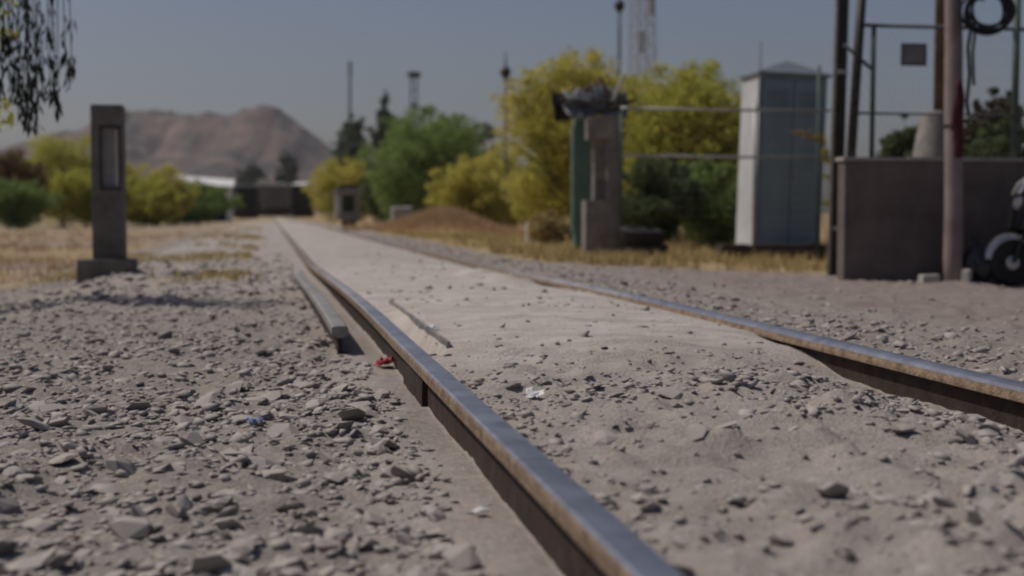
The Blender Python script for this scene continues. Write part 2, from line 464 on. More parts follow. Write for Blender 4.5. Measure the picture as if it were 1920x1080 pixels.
dust = inside * (.30 + .70 * sstep(4.0, 5.6, gv + 2 * wob) - .28 * sstep(9, 16, gv)) * (1 + .35 * np.minimum(wob, 0))
strip = .7 * (1 - sstep(.02, .16, np.abs(gu - (UL - .17)) + .4 * wob * .5)) * .55
dust = np.maximum(dust, strip)
dust = np.maximum(dust, .55 * sstep(7, 13, gv) * sstep(-2, -1.2, gu + wob) * (1 - sstep(UR, UR + .3, gu)))
red = sstep(UR + .8, UR + 1.7, gu + wob) * .9
verge_r = sstep(UR + .55, UR + 1.3, gu + 1.2 * wob) * sstep(13.2, 15.0, gv + 1.5 * wob)
verge_l = sstep(1.9, 2.9, -gu + 1.5 * wob) * sstep(14.5, 17.5, gv + 3 * wob) * (.25 + .5 * sstep(-.2, .3, vnoise(GX * .35, GY * .35, 31)))
tuft = .6 * sstep(.05, .4, vnoise(GX * .8, GY * .5, 71)) * sstep(11, 15, gv) * (gu < -.1) * (1 - sstep(.1, .3, gu))
verge_l = np.maximum(verge_l, tuft)
far_g = sstep(60, 150, np.hypot(GX, GY)) * .75 * (1 - .6 * inside)
grassy = np.clip(np.maximum(np.maximum(verge_r, verge_l), far_g), 0, 1)
colr = ground.data.color_attributes.new('zones', 'FLOAT_COLOR', 'POINT')
cv = np.stack([dust.ravel(), grassy.ravel(), red.ravel(), np.ones(nx * ny)], 1).astype(np.float32)
colr.data.foreach_set('color', cv.ravel())

# ------------------------------------------------------------------ the hill
def make_hill():
    kp = [(-900, 392), (-560, 345), (-300, 312), (-100, 290), (40, 268), (120, 246), (180, 232), (230, 211), (300, 207), (380, 210),
          (440, 215), (458, 212), (470, 202), (488, 199), (505, 196), (528, 199), (542, 212), (560, 226), (590, 248), (622, 272), (680, 312), (760, 350), (900, 385), (1100, 398)]
    Yc = 1500.0
    X = np.linspace(xat(-900, Yc), xat(1100, Yc), 420)
    px = X / Yc * FPX + 960
    crest = np.interp(px, [k[0] for k in kp], [(400 - k[1]) * Yc / FPX for k in kp])
    crest = crest * (1 + .022 * vnoise(X * .05, X * 0, 48) + .016 * vnoise(X * .13, X * 0, 49))
    ds = np.linspace(-1, 1, 91)
    D, XX = np.meshgrid(ds, X, indexing='ij')
    prof = np.clip(1 - np.abs(D), 0, 1)
    prof = np.where(prof > .62, .55 + .45 * sstep(.62, .98, prof), prof * .55 / .62)     # scree below, cliffs above
    Ym = Yc + D * 420
    Z = crest[None, :] * prof * (1 + .10 * vnoise(XX * .02, Ym * .02, 41) * (1 - prof ** 3)) \
        + (1 - prof ** 4) * prof * (34 * np.abs(vnoise(XX * .016 + .5 * vnoise(XX * .01, Ym * .01, 46), Ym * .004, 42)) - 12 + 13 * np.abs(vnoise(XX * .045, Ym * .012, 43)) - 6) \
        + 2.6 * vnoise(XX * .07, Ym * .07, 44) * prof + 1.6 * vnoise(XX * .15, Ym * .05, 45) * prof - 3
    n, m_ = Z.shape
    i = np.arange(n * m_).reshape(n, m_)
    f = np.stack([i[:-1, :-1].ravel(), i[:-1, 1:].ravel(), i[1:, 1:].ravel(), i[1:, :-1].ravel()], 1)
    h = np_mesh('hill', np.stack([XX.ravel(), Ym.ravel(), Z.ravel()], 1), f, 'rock_hill')
    tag(h, 'flat-topped reddish rocky hill on the horizon', None, kind='structure')
make_hill()

# ------------------------------------------------------------------ rails
HP = [(-.0345, -.035), (-.0345, -.012), (-.032, -.005), (-.026, -.001), (0, 0), (.026, -.001), (.032, -.005), (.0345, -.012), (.0345, -.035), (.009, -.050), (-.009, -.050)]
# worn gauge face on its left side
HP_WORN = [(-.037, -.042), (-.0365, -.033), (-.031, -.016), (-.024, -.006), (-.010, -.001), (.004, 0), (.026, -.001), (.032, -.005), (.0345, -.012), (.0345, -.035), (.009, -.050), (-.009, -.050)]
WP = [(-.008, -.050), (.008, -.050), (.008, -.148), (-.008, -.148)]
FP = [(-.07, -.168), (-.07, -.158), (-.009, -.146), (.009, -.146), (.07, -.158), (.07, -.168)]
def sweep(prof, u0, v0, v1, dz=0., off=(0, 0), mats=None, name='rail_piece', parent=None, top=.55):
    vs_ = [v0]
    while vs_[-1] < v1 - 1e-6:
        v = vs_[-1]; vs_.append(min(v1, v + (.35 if v < 20 else 3)))
    ring = []
    for v in vs_:
        x, y = to_xy(u0, v)
        x, y = float(x), float(y)
        wob_ = .004 * math.sin(v * .8 + u0) + dz
        for a, b in prof:
            ring.append((x + N[0] * (a + off[0]), y + N[1] * (a + off[0]), HEAD + b + off[1] + wob_))
    n = len(prof); fs = []
    for i in range(len(vs_) - 1):
        for k in range(n): fs.append((i * n + k, i * n + (k + 1) % n, (i + 1) * n + (k + 1) % n, (i + 1) * n + k))
    fs.append(tuple(range(n))); fs.append(tuple((len(vs_) - 1) * n + k for k in reversed(range(n))))
    mb = MB().add(ring, fs)
    o = mb.build(name, mats[0], parent)
    if len(mats) > 1:
        o.data.materials.append(MATS[mats[1]])
        for p in o.data.polygons:
            p.material_index = 1 if p.normal.z > top else 0
    return o
def make_rail(u0, label, joint, prof, top):
    r = thing('rail', label, 'rail', (0, 0, 0), group='running rails of the track')
    cuts = [-4] + ([joint] if joint else []) + [178]
    for a, b in zip(cuts[:-1], cuts[1:]):
        ga, gb = (.006 if a == joint else 0), (.006 if b == joint else 0)
        tops = 'steel_top'
        sweep(prof, u0, a + ga, b - gb, mats=('rust_light', tops), name='rail_head', parent=r, top=top)
        sweep(WP, u0, a + ga, b - gb, mats=('rust_and_shade',), name='rail_web', parent=r)
        sweep(FP, u0, a, b, mats=('rust_and_shade',), name='rail_foot', parent=r)
    if joint:
        for sgn in (-1, 1):
            bar = sweep([(-.011, -.053), (.011, -.053), (.013, -.10), (.011, -.142), (-.011, -.142)] if sgn > 0 else
                        [(.011, -.053), (-.011, -.053), (-.013, -.10), (-.011, -.142), (.011, -.142)],
                        u0, joint - .3, joint + .3, off=(sgn * .0135, 0), mats=('rust_and_shade',), name='joint_bar', parent=r)
            for dv in ((-.22, -.08, .08, .22) if sgn > 0 else ()):
                x, y = to_xy(u0 + sgn * .024, joint + dv)
                M = Matrix.Translation((float(x), float(y), HEAD - .09)) @ Matrix.Rotation(PSI, 4, 'Z') @ Matrix.Rotation(math.pi / 2, 4, 'Y')
                MB().lathe([(.013, -.012), (.013, .006), (.007, .007), (.007, .012)], 6, M).build('bolt', 'rust_and_shade', bar)
    return r
make_rail(UL, 'near rail with its polished blue grey head, crossing the foreground to the bottom edge', 4.55, HP, .55)
make_rail(UR, 'far rail on the right, half buried in dust where it leaves the frame', None, HP_WORN, .42)

# old guard rail lying beside the near rail (left), and the flat bar on its inner side
def make_guard():
    r = thing('guard_rail', 'short length of old dusty rail lying beside the near rail, with a cut end', 'rail')
    v0, v1 = 5.9, 11.2
    sweep(HP, UL - .19, v0, v1, dz=-.012, mats=('steel_old', 'steel_old'), name='rail_head', parent=r)
    sweep(WP, UL - .19, v0, v1, dz=-.012, mats=('rust_and_shade',), name='rail_web', parent=r)
    sweep(FP, UL - .19, v0, v1, dz=-.012, mats=('rust_and_shade',), name='rail_foot', parent=r)
make_guard()
b = sweep([(-.006, -.005), (.006, -.005), (.006, -.09), (-.006, -.09)], UL + .15, 5.0, 7.4, dz=.004, mats=('steel_old',), name='flangeway_bar')
tag(b, 'thin steel bar on edge sticking out of the dust inside the near rail', 'steel bar')

# ------------------------------------------------------------------ stones
def hull_templates(n, npts, seed):
    rs = random.Random(seed); out = []
    for _ in range(n):
        bm = bmesh.new()
        for _ in range(npts):
            while True:
                p = Vector((rs.uniform(-1, 1), rs.uniform(-1, 1), rs.uniform(-1, 1)))
                if .55 < p.length < 1: break
            p.z *= .68; p.x *= 1.15
            bm.verts.new(p)
        r = bmesh.ops.convex_hull(bm, input=bm.verts)
        junk = [e for e in r['geom_interior'] if isinstance(e, bmesh.types.BMVert)]
        bmesh.ops.delete(bm, geom=junk, context='VERTS')
        bmesh.ops.triangulate(bm, faces=bm.faces)
        bm.verts.index_update()
        V = np.array([v.co[:] for v in bm.verts]); Fc = np.array([[v.index for v in f.verts] for f in bm.faces])
        bm.free(); out.append((V, Fc))
    return out
HULLS = hull_templates(12, 24, 5) + hull_templates(24, 13, 6)

def scatter_stones():
    n = 700000
    u = RNG.uniform(-3.4, 6.2, n); v = RNG.uniform(.9, 30, n)
    x, y = to_xy(u, v)
    cl = vnoise(x * 1.4, y * 1.4, 51) * .6 + vnoise(x * 3.7, y * 3.7, 52) * .4
    vis = np.abs(x) < y * .39 + .35
    den = np.zeros(n)
    left = (u < UL - .08)
    den = np.where(left, np.clip(.62 + .5 * cl, .12, 1) * sstep(.0, .12, UL - .075 - u + .10 * cl), den)
    den = np.where(left & (u < -1.9), den * .55, den)
    near_in = 1 - sstep(3.9, 5.2, v + .5 * cl)
    ins = (u > UL + .05) & (u < UR - .06)
    side = np.maximum(1 - sstep(0, .22, u - UL - .05), .35 + .65 * sstep(.5, 1.25, u - UL))
    den = np.where(ins, (.85 * near_in * side + .045) * np.clip(.7 + .9 * cl, .05, 1.4), den)
    out = (u > UR + .06)
    den = np.where(out, np.clip(.5 + .5 * cl, .05, 1) * (1 - .9 * sstep(UR + .25, UR + 1.0, u)), den)
    den *= np.where(v < 4, 1, 4 / v) ** 1.3 * (1 - .97 * sstep(12, 22, v) * (u < UR))
    den *= vis
    keep = RNG.random(n) < den
    u, v, x, y, cl = u[keep], v[keep], x[keep], y[keep], cl[keep]
    n = len(u)
    r = .0120 * np.exp(.55 * RNG.standard_normal(n))
    r = np.clip(r, .0035, .05) * np.where(v < 6, 1, 1 + .02 * (v - 6))
    r = np.where((u > UL) & (u < UR), r * .82, np.where(u > UR, r * .85, r))
    lim = np.minimum(np.abs(u - UL), np.abs(u - UR)) - .036
    r = np.minimum(r, np.maximum(lim * .8, .005))
    z = ground_z(x, y) + r * RNG.uniform(-.25, .30, n)
    rz = RNG.uniform(0, 6.283, n); rx = RNG.normal(0, .35, n); ry = RNG.normal(0, .35, n)
    sz = RNG.uniform(.36, .8, n)
    app = r / np.maximum(y, .5) * (np.abs(x) < y * .36) * (y > 1.55)
    order = np.argsort(-app)
    big, rest = order[:300], order[300:]
    tm = []
    for i in range(12):
        V, Fc = HULLS[i]
        me = bpy.data.meshes.new('stone'); me.from_pydata(V.tolist(), [], Fc.tolist()); me.update()
        me.materials.append(MATS['stones']); tm.append(me)
    for j, i in enumerate(big):
        o = bpy.data.objects.new('stone', tm[j % 12]); COL.objects.link(o)
        o.parent = ground
        o.location = (x[i], y[i], z[i]); o.rotation_euler = (rx[i], ry[i], rz[i]); o.scale = (r[i], r[i], r[i] * sz[i])
    VV, FF, off = [], [], 0
    tid = RNG.integers(12, len(HULLS), n)
    for t in range(len(HULLS)):
        ii = rest[tid[rest] == t]
        V, Fc = HULLS[t]
        ca, sa = np.cos(rz[ii]), np.sin(rz[ii]); cb, sb = np.cos(rx[ii]), np.sin(rx[ii])
        P = V[None] * np.stack([r[ii], r[ii], r[ii] * sz[ii]], 1)[:, None, :]
        Py = P[..., 1] * cb[:, None] - P[..., 2] * sb[:, None]; Pz = P[..., 1] * sb[:, None] + P[..., 2] * cb[:, None]
        Px = P[..., 0]
        W = np.stack([Px * ca[:, None] - Py * sa[:, None] + x[ii][:, None], Px * sa[:, None] + Py * ca[:, None] + y[ii][:, None], Pz + z[ii][:, None]], 2)
        k = len(V)
        VV.append(W.reshape(-1, 3)); FF.append((Fc[None] + (np.arange(len(ii)) * k)[:, None, None] + off).reshape(-1, 3)); off += len(ii) * k
    o = np_mesh('ballast', np.concatenate(VV), np.concatenate(FF), 'stones')
    tag(o, 'grey crushed stone ballast scattered over the dusty track', 'ballast', kind='stuff')
    print('stones', n, 'tris', sum(len(f) for f in FF))
scatter_stones()

# ------------------------------------------------------------------ grass
def grass(name, label, pts, h, m, spread=.04, per=10):
    n = len(pts); c = np.repeat(pts, per, 0)
    k = len(c)
    base = c + np.concatenate([RNG.normal(0, spread, (k, 2)), np.zeros((k, 1))], 1)
    base[:, 2] = ground_z(base[:, 0], base[:, 1]) - .01
    a = RNG.uniform(0, 6.283, k); hh = h * RNG.uniform(.35, 1.15, k)
    w = .006 + .004 * RNG.random(k)
    d = np.stack([np.cos(a), np.sin(a), np.zeros(k)], 1) * w[:, None]
    la = RNG.uniform(0, 6.283, k); ll = hh * RNG.uniform(.1, .7, k)
    mid = base + np.stack([np.cos(la) * ll * .35, np.sin(la) * ll * .35, hh * .6], 1)
    tip = base + np.stack([np.cos(la) * ll, np.sin(la) * ll, hh * .95], 1)
    V = np.stack([base - d, base + d, mid + d * .7, tip, mid - d * .7], 1).reshape(-1, 3)
    i = np.arange(k)[:, None] * 5
    Fc = np.concatenate([i + np.array([[0, 1, 2]]), i + np.array([[0, 2, 4]]), i + np.array([[4, 2, 3]])], 0)
    o = np_mesh(name, V, Fc, m)
    tag(o, label, 'grass', kind='stuff')
def spots(n, ulo, uhi, vlo, vhi, fn):
    u = RNG.uniform(ulo, uhi, n); v = vlo * (vhi / vlo) ** RNG.random(n)
    x, y = to_xy(u, v)
    w = .25 * vnoise(x * 1.3, y * 1.3, 21)
    k = (RNG.random(n) < fn(u, v, x, y, w)) & (np.abs(x) < y * .40 + .5)
    return np.stack([x[k], y[k], 0 * x[k]], 1)
grass('dry_grass', 'dry yellow grass along the verge before the fence and cabinet',
      spots(5200, UR + .8, 12, 13.6, 48, lambda u, v, x, y, w: sstep(UR + .7, UR + 1.5, u + w) * np.clip(.5 + vnoise(x * .9, y * .9, 61), .05, 1)), .17, 'straw', .06, 9)
grass('dry_grass', 'patchy dry grass behind the pillar on the left of the track',
      spots(3200, -16, -1.8, 15, 60, lambda u, v, x, y, w: np.clip(.25 + vnoise(x * .5, y * .5, 31), 0, 1) * sstep(1.9, 3, -u + w)), .16, 'straw_red', .08, 8)
grass('dry_brush', 'brown dry brush covering the low mound beyond the track',
      np.array([[MOUND.x + RNG.normal(0, 1.05), MOUND.y + RNG.normal(0, 1.3), 0] for _ in range(1300)]), .26, 'straw_orange', .06, 9)
grass('dry_grass', 'small tufts of dry grass between the stones left of the near rail',
      spots(2600, -2.2, -.1, 11, 48, lambda u, v, x, y, w: np.clip(vnoise(x * .8, y * .5, 71) * 1.6 - .1, 0, 1)), .10, 'straw', .06, 7)

# ------------------------------------------------------------------ trees
def leaf_cloud(name, cent, crad, n, size, m, parent, seed=0, aspect=.55, droop=0.):
    rg = np.random.default_rng(seed)
    w_ = np.asarray(crad) ** 2.0; ci = rg.choice(len(cent), n, p=w_ / w_.sum())
    c = np.asarray(cent)[ci]; r = np.asarray(crad)[ci]
    d = rg.standard_normal((n, 3)); d /= np.linalg.norm(d, axis=1)[:, None]
    d *= (rg.random(n) ** .45)[:, None] * 1.05
    d[:, 2] *= .8
    p = c + d * r[:, None]
    a = rg.standard_normal((n, 3)); a[:, 2] -= droop; a /= np.linalg.norm(a, axis=1)[:, None]
    b = np.cross(a, rg.standard_normal((n, 3))); b /= np.linalg.norm(b, axis=1)[:, None]
    s = size * np.exp(.3 * rg.standard_normal(n))
    a *= s[:, None]; b *= (s * aspect)[:, None]
    V = np.stack([p - a, p - b * .9 + a * .1, p + a, p + b * .9 + a * .1], 1).reshape(-1, 3)
    i = np.arange(n)[:, None] * 4
    return np_mesh(name, V, i + np.array([[0, 1, 2, 3]]), m, parent)
def tree(name, label, cat, px0, px1, ytop, Y, m, zbase=None, low=.0, nclump=46, nleaf=9000, leaf=.07, seed=1, trunk='bark', depth=None, group=None, shape='round', clump=.33, tilt=0):
    rs = random.Random(seed)
    cx = xat((px0 + px1) / 2, Y)
    zb = gz(cx, Y) if zbase is None else zbase
    R = (px1 - px0) / 2 * mpp(Y); H = zat(ytop, Y) - zb
    t = thing(name, label, cat, (cx, Y, zb), rs.uniform(0, .3), group)
    Dp = depth or R
    z0 = low * H; hc = H - z0
    cent, crad = [], []
    for _ in range(nclump):
        while True:
            q = Vector((rs.uniform(-1, 1), rs.uniform(-1, 1), rs.uniform(-1, 1)))
            if .12 < q.length < 1: break
        q = q.normalized() * (q.length ** .6)
        if shape == 'cone':
            h = rs.random() ** 1.3; w = (1 - h) ** .8
            a = rs.uniform(0, 6.283); rr = rs.random() ** .5
            p = Vector((math.cos(a) * rr * R * w * .85, math.sin(a) * rr * Dp * w * .85, z0 + h * hc * .97)); cr = max(.12, clump * R * (w + .15))
        else:
            cr = clump * min(R, hc * .7) * rs.uniform(.65, 1.35)
            zc = q.z if q.z > 0 else q.z * .95
            widen = 1.0 if shape == 'round' else (1 - .25 * max(0, zc))
            p = Vector((q.x * (R - cr * .7) * widen + tilt * zc, q.y * (Dp - cr * .7) * widen, z0 + hc * (.5 + zc * .5 * (1 - cr / hc)))) 
            p.z = max(p.z, cr * .5)
        cent.append(p[:]); crad.append(cr)
    nleaf = int(nleaf * 3.0); leaf = leaf * .66
    if shape != 'cone':
        for _ in range(nclump):        # loose sprigs reaching past the outline
            a = rs.uniform(0, 6.283); e = rs.uniform(-.2, 1.35); k_ = rs.uniform(.9, 1.13)
            p = Vector((math.cos(a) * math.cos(e) * R * k_, math.sin(a) * math.cos(e) * Dp * k_, max(.1, z0 + hc * (.5 + .5 * math.sin(e) * k_))))
            cent.append(p[:]); crad.append(clump * min(R, hc * .7) * rs.uniform(.18, .48))
    # trunk and limbs
    mb = MB()
    th = max(z0, H * .22)
    r0 = max(.035, H * .022)
    mb.tube([(0, 0, -.1), (r0 * .4, 0, th * .5), (0, r0 * .5, th)], [r0 * 1.25, r0, r0 * .85], 8)
    for i in list(range(0, nclump, 3)) + list(range(nclump, len(cent))):
        c = Vector(cent[i]); s0 = Vector((0, 0, th * rs.uniform(.55, 1)))
        mid = (s0 + c) * .5 + Vector((rs.uniform(-.1, .1) * R, rs.uniform(-.1, .1) * R, H * .04))
        mb.tube([s0, mid, c], [r0 * .5, r0 * .3, r0 * .1] if i < nclump else [r0 * .3, r0 * .2, r0 * .08], 5 if i < nclump else 4, cap=False)
    mb.build('trunk', trunk, t, smooth=True)
    leaf_cloud('crown', cent, crad, nleaf, leaf, m, t, seed)
    return t
RT = 'trees and shrubs right of the track'
LT = 'shrubs left of the track'
tree('palo_verde_tree', 'tall yellow flowering tree rising left of the scrap-topped pillar', 'tree', 930, 1215, 112, 31, 'leaf_yellow', low=.03, nclump=80, nleaf=16000, leaf=.055, seed=11, trunk='bark_green', depth=1.3, group=RT)
tree('palo_verde_tree', 'wide yellow green tree behind the wire fence, between pillar and cabinet', 'tree', 1130, 1450, 132, 29, 'leaf_olive', low=.04, nclump=90, nleaf=18000, leaf=.055, seed=12, trunk='bark_green', depth=1.3, group=RT)
tree('shrub', 'dark green shrub low behind the wire fence, next to the pillar', 'shrub', 1145, 1315, 298, 24.5, 'leaf_dark', nclump=34, nleaf=6000, leaf=.05, seed=13, depth=.7, group=RT)
tree('shrub', 'dark green shrub low behind the wire fence, next to the cabinet', 'shrub', 1245, 1425, 308, 25.2, 'leaf_green', nclump=34, nleaf=6000, leaf=.05, seed=14, depth=.7, group=RT)
tree('shrub', 'yellow green bush in front of the street lamp pole', 'shrub', 805, 980, 302, 43, 'leaf_yellow', nclump=40, nleaf=8000, leaf=.06, seed=15, depth=1.1, group=RT, shape='dome')
tree('broadleaf_tree', 'large round dark green tree in the middle distance', 'tree', 688, 925, 205, 62, 'leaf_green', low=.02, nclump=60, nleaf=15000, leaf=.09, seed=16, group=RT, shape='dome', tilt=.5)
tree('broadleaf_tree', 'grey green tree showing behind the round green tree, by the lamp pole', 'tree', 855, 960, 232, 85, 'leaf_far', low=.05, nclump=34, nleaf=6000, leaf=.11, seed=17, group=RT)
tree('shrub', 'yellow green bush just behind the concrete equipment housing', 'shrub', 575, 712, 302, 75, 'leaf_yellow', nclump=40, nleaf=7000, leaf=.09, seed=18, group=RT)
tree('broadleaf_tree', 'dark bluish tree against the sky at the foot of the thin mast', 'tree', 622, 712, 226, 118, 'leaf_far', low=.08, nclump=36, nleaf=6000, leaf=.15, seed=19, group=RT)
tree('conifer_tree', 'dark conical conifer with a pointed tip against the sky', 'tree', 690, 756, 166, 132, 'leaf_far', low=.56, nclump=60, nleaf=7000, leaf=.15, seed=20, shape='cone', group=RT)
tree('shrub', 'dark shrub with reddish flowers at the left edge', 'shrub', -60, 95, 285, 78, 'leaf_red', nclump=34, nleaf=6500, leaf=.1, seed=21, depth=1.35, group=LT)
tree('shrub', 'tall yellow green shrub between the left edge and the niche pillar', 'shrub', 20, 215, 252, 86, 'leaf_olive', nclump=44, nleaf=9000, leaf=.105, seed=22, depth=1.80, group=LT)
tree('shrub', 'olive shrub behind the niche pillar', 'shrub', 140, 290, 300, 90, 'leaf_olive', nclump=34, nleaf=6500, leaf=.105, seed=23, depth=1.50, group=LT)
tree('shrub', 'yellow topped shrub just right of the niche pillar', 'shrub', 215, 365, 316, 94, 'leaf_yellow', nclump=36, nleaf=6500, leaf=.11, seed=24, depth=1.50, group=LT)
tree('shrub', 'green hedge-like shrub in front of the white roofed shed', 'shrub', 250, 445, 342, 100, 'leaf_green', nclump=44, nleaf=8000, leaf=.11, seed=25, depth=1.65, group=LT)
tree('shrub', 'low green shrub at the foot of the reddish shrub by the left edge', 'shrub', -50, 110, 338, 72, 'leaf_green', nclump=26, nleaf=4500, leaf=.09, seed=26, depth=1.05, group=LT)
tree('broadleaf_tree', 'small hazy tree before the hill, above the grey wagon', 'tree', 515, 562, 288, 420, 'leaf_far', low=.0, nclump=44, nleaf=9000, leaf=.42, seed=27, group='far trees before the hill')
tree('broadleaf_tree', 'small hazy tree before the hill, above the black wagon', 'tree', 440, 506, 312, 440, 'leaf_far', low=.0, nclump=44, nleaf=9000, leaf=.42, seed=28, group='far trees before the hill')
tree('shrub', 'dark shrub behind the wall fence, below the hanging sign', 'shrub', 1630, 1775, 228, 21, 'leaf_dark', nclump=34, nleaf=6500, leaf=.05, seed=29, depth=.6, group='shrubs behind the wall')
tree('shrub', 'thin brown shrub behind the wall fence, right of the timber pole', 'shrub', 1800, 1930, 175, 19, 'leaf_brown', nclump=36, nleaf=5200, leaf=.045, seed=30, depth=.5, low=.4, group='shrubs behind the wall')
tree('shrub', 'dark green shrub behind the wall, right of the timber pole', 'shrub', 1795, 1960, 232, 18.4, 'leaf_dark', nclump=36, nleaf=7000, leaf=.045, seed=31, depth=.5, group='shrubs behind the wall')
tree('shrub', 'dry twiggy bush at the left foot of the scrap-topped pillar', 'shrub', 985, 1070, 400, 24, 'straw', nclump=26, nleaf=2600, leaf=.04, seed=32, depth=.4, group=RT)

tree('shrub', 'yellow green shrub under the tall yellow tree, left of the green column', 'shrub', 960, 1100, 285, 34, 'leaf_olive', nclump=40, nleaf=7000, leaf=.055, seed=33, depth=.9, group=RT)
tree('shrub', 'dark shrub in the gap between the round green tree and the equipment housing', 'shrub', 668, 770, 320, 70, 'leaf_dark', nclump=36, nleaf=6000, leaf=.08, seed=34, group=RT)
tree('shrub', 'olive shrub filling the gap left of the lamp pole', 'shrub', 880, 985, 330, 50, 'leaf_olive', nclump=36, nleaf=6000, leaf=.07, seed=35, group=RT)
tree('shrub', 'olive green shrub behind the reddish shrub at the left edge', 'shrub', -60, 110, 300, 92, 'leaf_olive', nclump=40, nleaf=7500, leaf=.11, seed=36, depth=1.80, group=LT)
tree('shrub', 'olive shrub low between the tall left shrub and the niche pillar', 'shrub', 60, 260, 318, 80, 'leaf_olive', nclump=40, nleaf=7500, leaf=.1, seed=37, depth=1.50, group=LT)
tree('shrub', 'olive shrub low at the right side of the niche pillar', 'shrub', 195, 345, 338, 84, 'leaf_olive', nclump=36, nleaf=6000, leaf=.1, seed=38, depth=1.50, group=LT)

tree('palo_verde_tree', 'yellow green tree directly behind the scrap-topped pillar, between the two larger yellow trees', 'tree', 1030, 1290, 142, 33.5, 'leaf_olive', low=.05, nclump=70, nleaf=11000, leaf=.058, seed=41, trunk='bark_green', depth=1.2, group=RT)
tree('shrub', 'pale olive shrub joining the two yellow bushes left of the tall yellow tree', 'shrub', 860, 1010, 290, 47, 'leaf_yellow', nclump=40, nleaf=5000, leaf=.065, seed=42, depth=1.0, group=RT)

def weeping_tree():
    Y = 9.6; rs = random.Random(3)
    X = xat(-420, Y)
    zb = gz(X, Y)
    t = thing('weeping_tree', 'weeping tree whose dark drooping twigs hang into the top left corner', 'tree', (X, Y, zb), 0)
    mb = MB()
    mb.tube([(0, 0, -.1), (.05, 0, .8), (-.02, .05, 1.7), (.08, 0, 2.5)], [.13, .11, .09, .06], 9)
    limbs = [[(.0, 0, 1.9), (.5, .02, 2.6), (1.2, 0, 2.85), (1.9, .05, 2.72)], [(.05, 0, 2.3), (.6, -.1, 2.8), (1.3, -.15, 2.95), (2.0, -.1, 2.7)],
             [(0, 0, 2.1), (-.4, .2, 2.6), (-.9, .3, 2.4)], [(.05, 0, 2.3), (.0, .5, 2.8), (-.1, 1, 2.6)]]
    for l in limbs: mb.tube(l, [.045, .032, .022, .012][:len(l)], 6, cap=False)
    mb.build('trunk', 'bark', t, smooth=True)
    strands = [(8, -10, 120), (20, 10, 195), (36, 20, 150), (30, 90, 185), (47, 45, 205), (55, 30, 240), (50, 120, 235), (66, 60, 228), (62, 130, 215), (74, 40, 120),
               (80, 70, 175), (92, 40, 110), (97, 60, 185), (105, 90, 190), (112, 140, 205), (70, 150, 240), (40, 150, 230), (128, 95, 160), (135, 100, 130), (15, 60, 100), (2, 20, 170)]
    tw = MB(); V, Fc = [], []
    for (px, y0, y1) in strands:
        yy = Y + rs.uniform(-.3, .3)
        a = at(px + rs.uniform(-6, 2), y0, yy); b2 = at(px, y1, yy)
        a = a - Vector((X, Y, zb)); b2 = b2 - Vector((X, Y, zb))
        top = Vector((a.x - rs.uniform(-.02, .05), a.y, 2.78))
        pts = [top, a, (a + b2) / 2 + Vector((rs.uniform(-.02, .02), 0, 0)), b2]
        tw.tube(pts, [.004, .0035, .003, .0015], 4, cap=False)
        L = (b2 - a).length
        for q_ in range(int(26 + L * 40)):
            f = rs.random() ** .75; p = a.lerp(b2, f) if q_ % 3 else top.lerp(a, rs.random())
            dirn = Vector((rs.gauss(0, .25), rs.gauss(0, .25), -1)).normalized(); s = rs.uniform(.05, .11)
            sd = dirn.cross(Vector((rs.gauss(0, 1), rs.gauss(0, 1), .1))).normalized() * s * .11
            o = len(V); p = p + Vector((rs.gauss(0, .012), rs.gauss(0, .012), 0))
            V += [p[:], (p + dirn * s * .5 + sd)[:], (p + dirn * s)[:], (p + dirn * s * .5 - sd)[:]]
            Fc.append((o, o + 1, o + 2, o + 3))
    tw.build('twig', 'bark', t)
    np_mesh('hanging_leaves', np.array(V), np.array(Fc), 'leaf_weeping_backlit', t)
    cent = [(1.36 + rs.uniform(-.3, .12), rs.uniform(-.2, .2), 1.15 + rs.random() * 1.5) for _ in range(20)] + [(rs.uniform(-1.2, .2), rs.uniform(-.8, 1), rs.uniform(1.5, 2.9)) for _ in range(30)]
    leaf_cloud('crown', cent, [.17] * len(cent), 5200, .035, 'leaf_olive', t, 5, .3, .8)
weeping_tree()

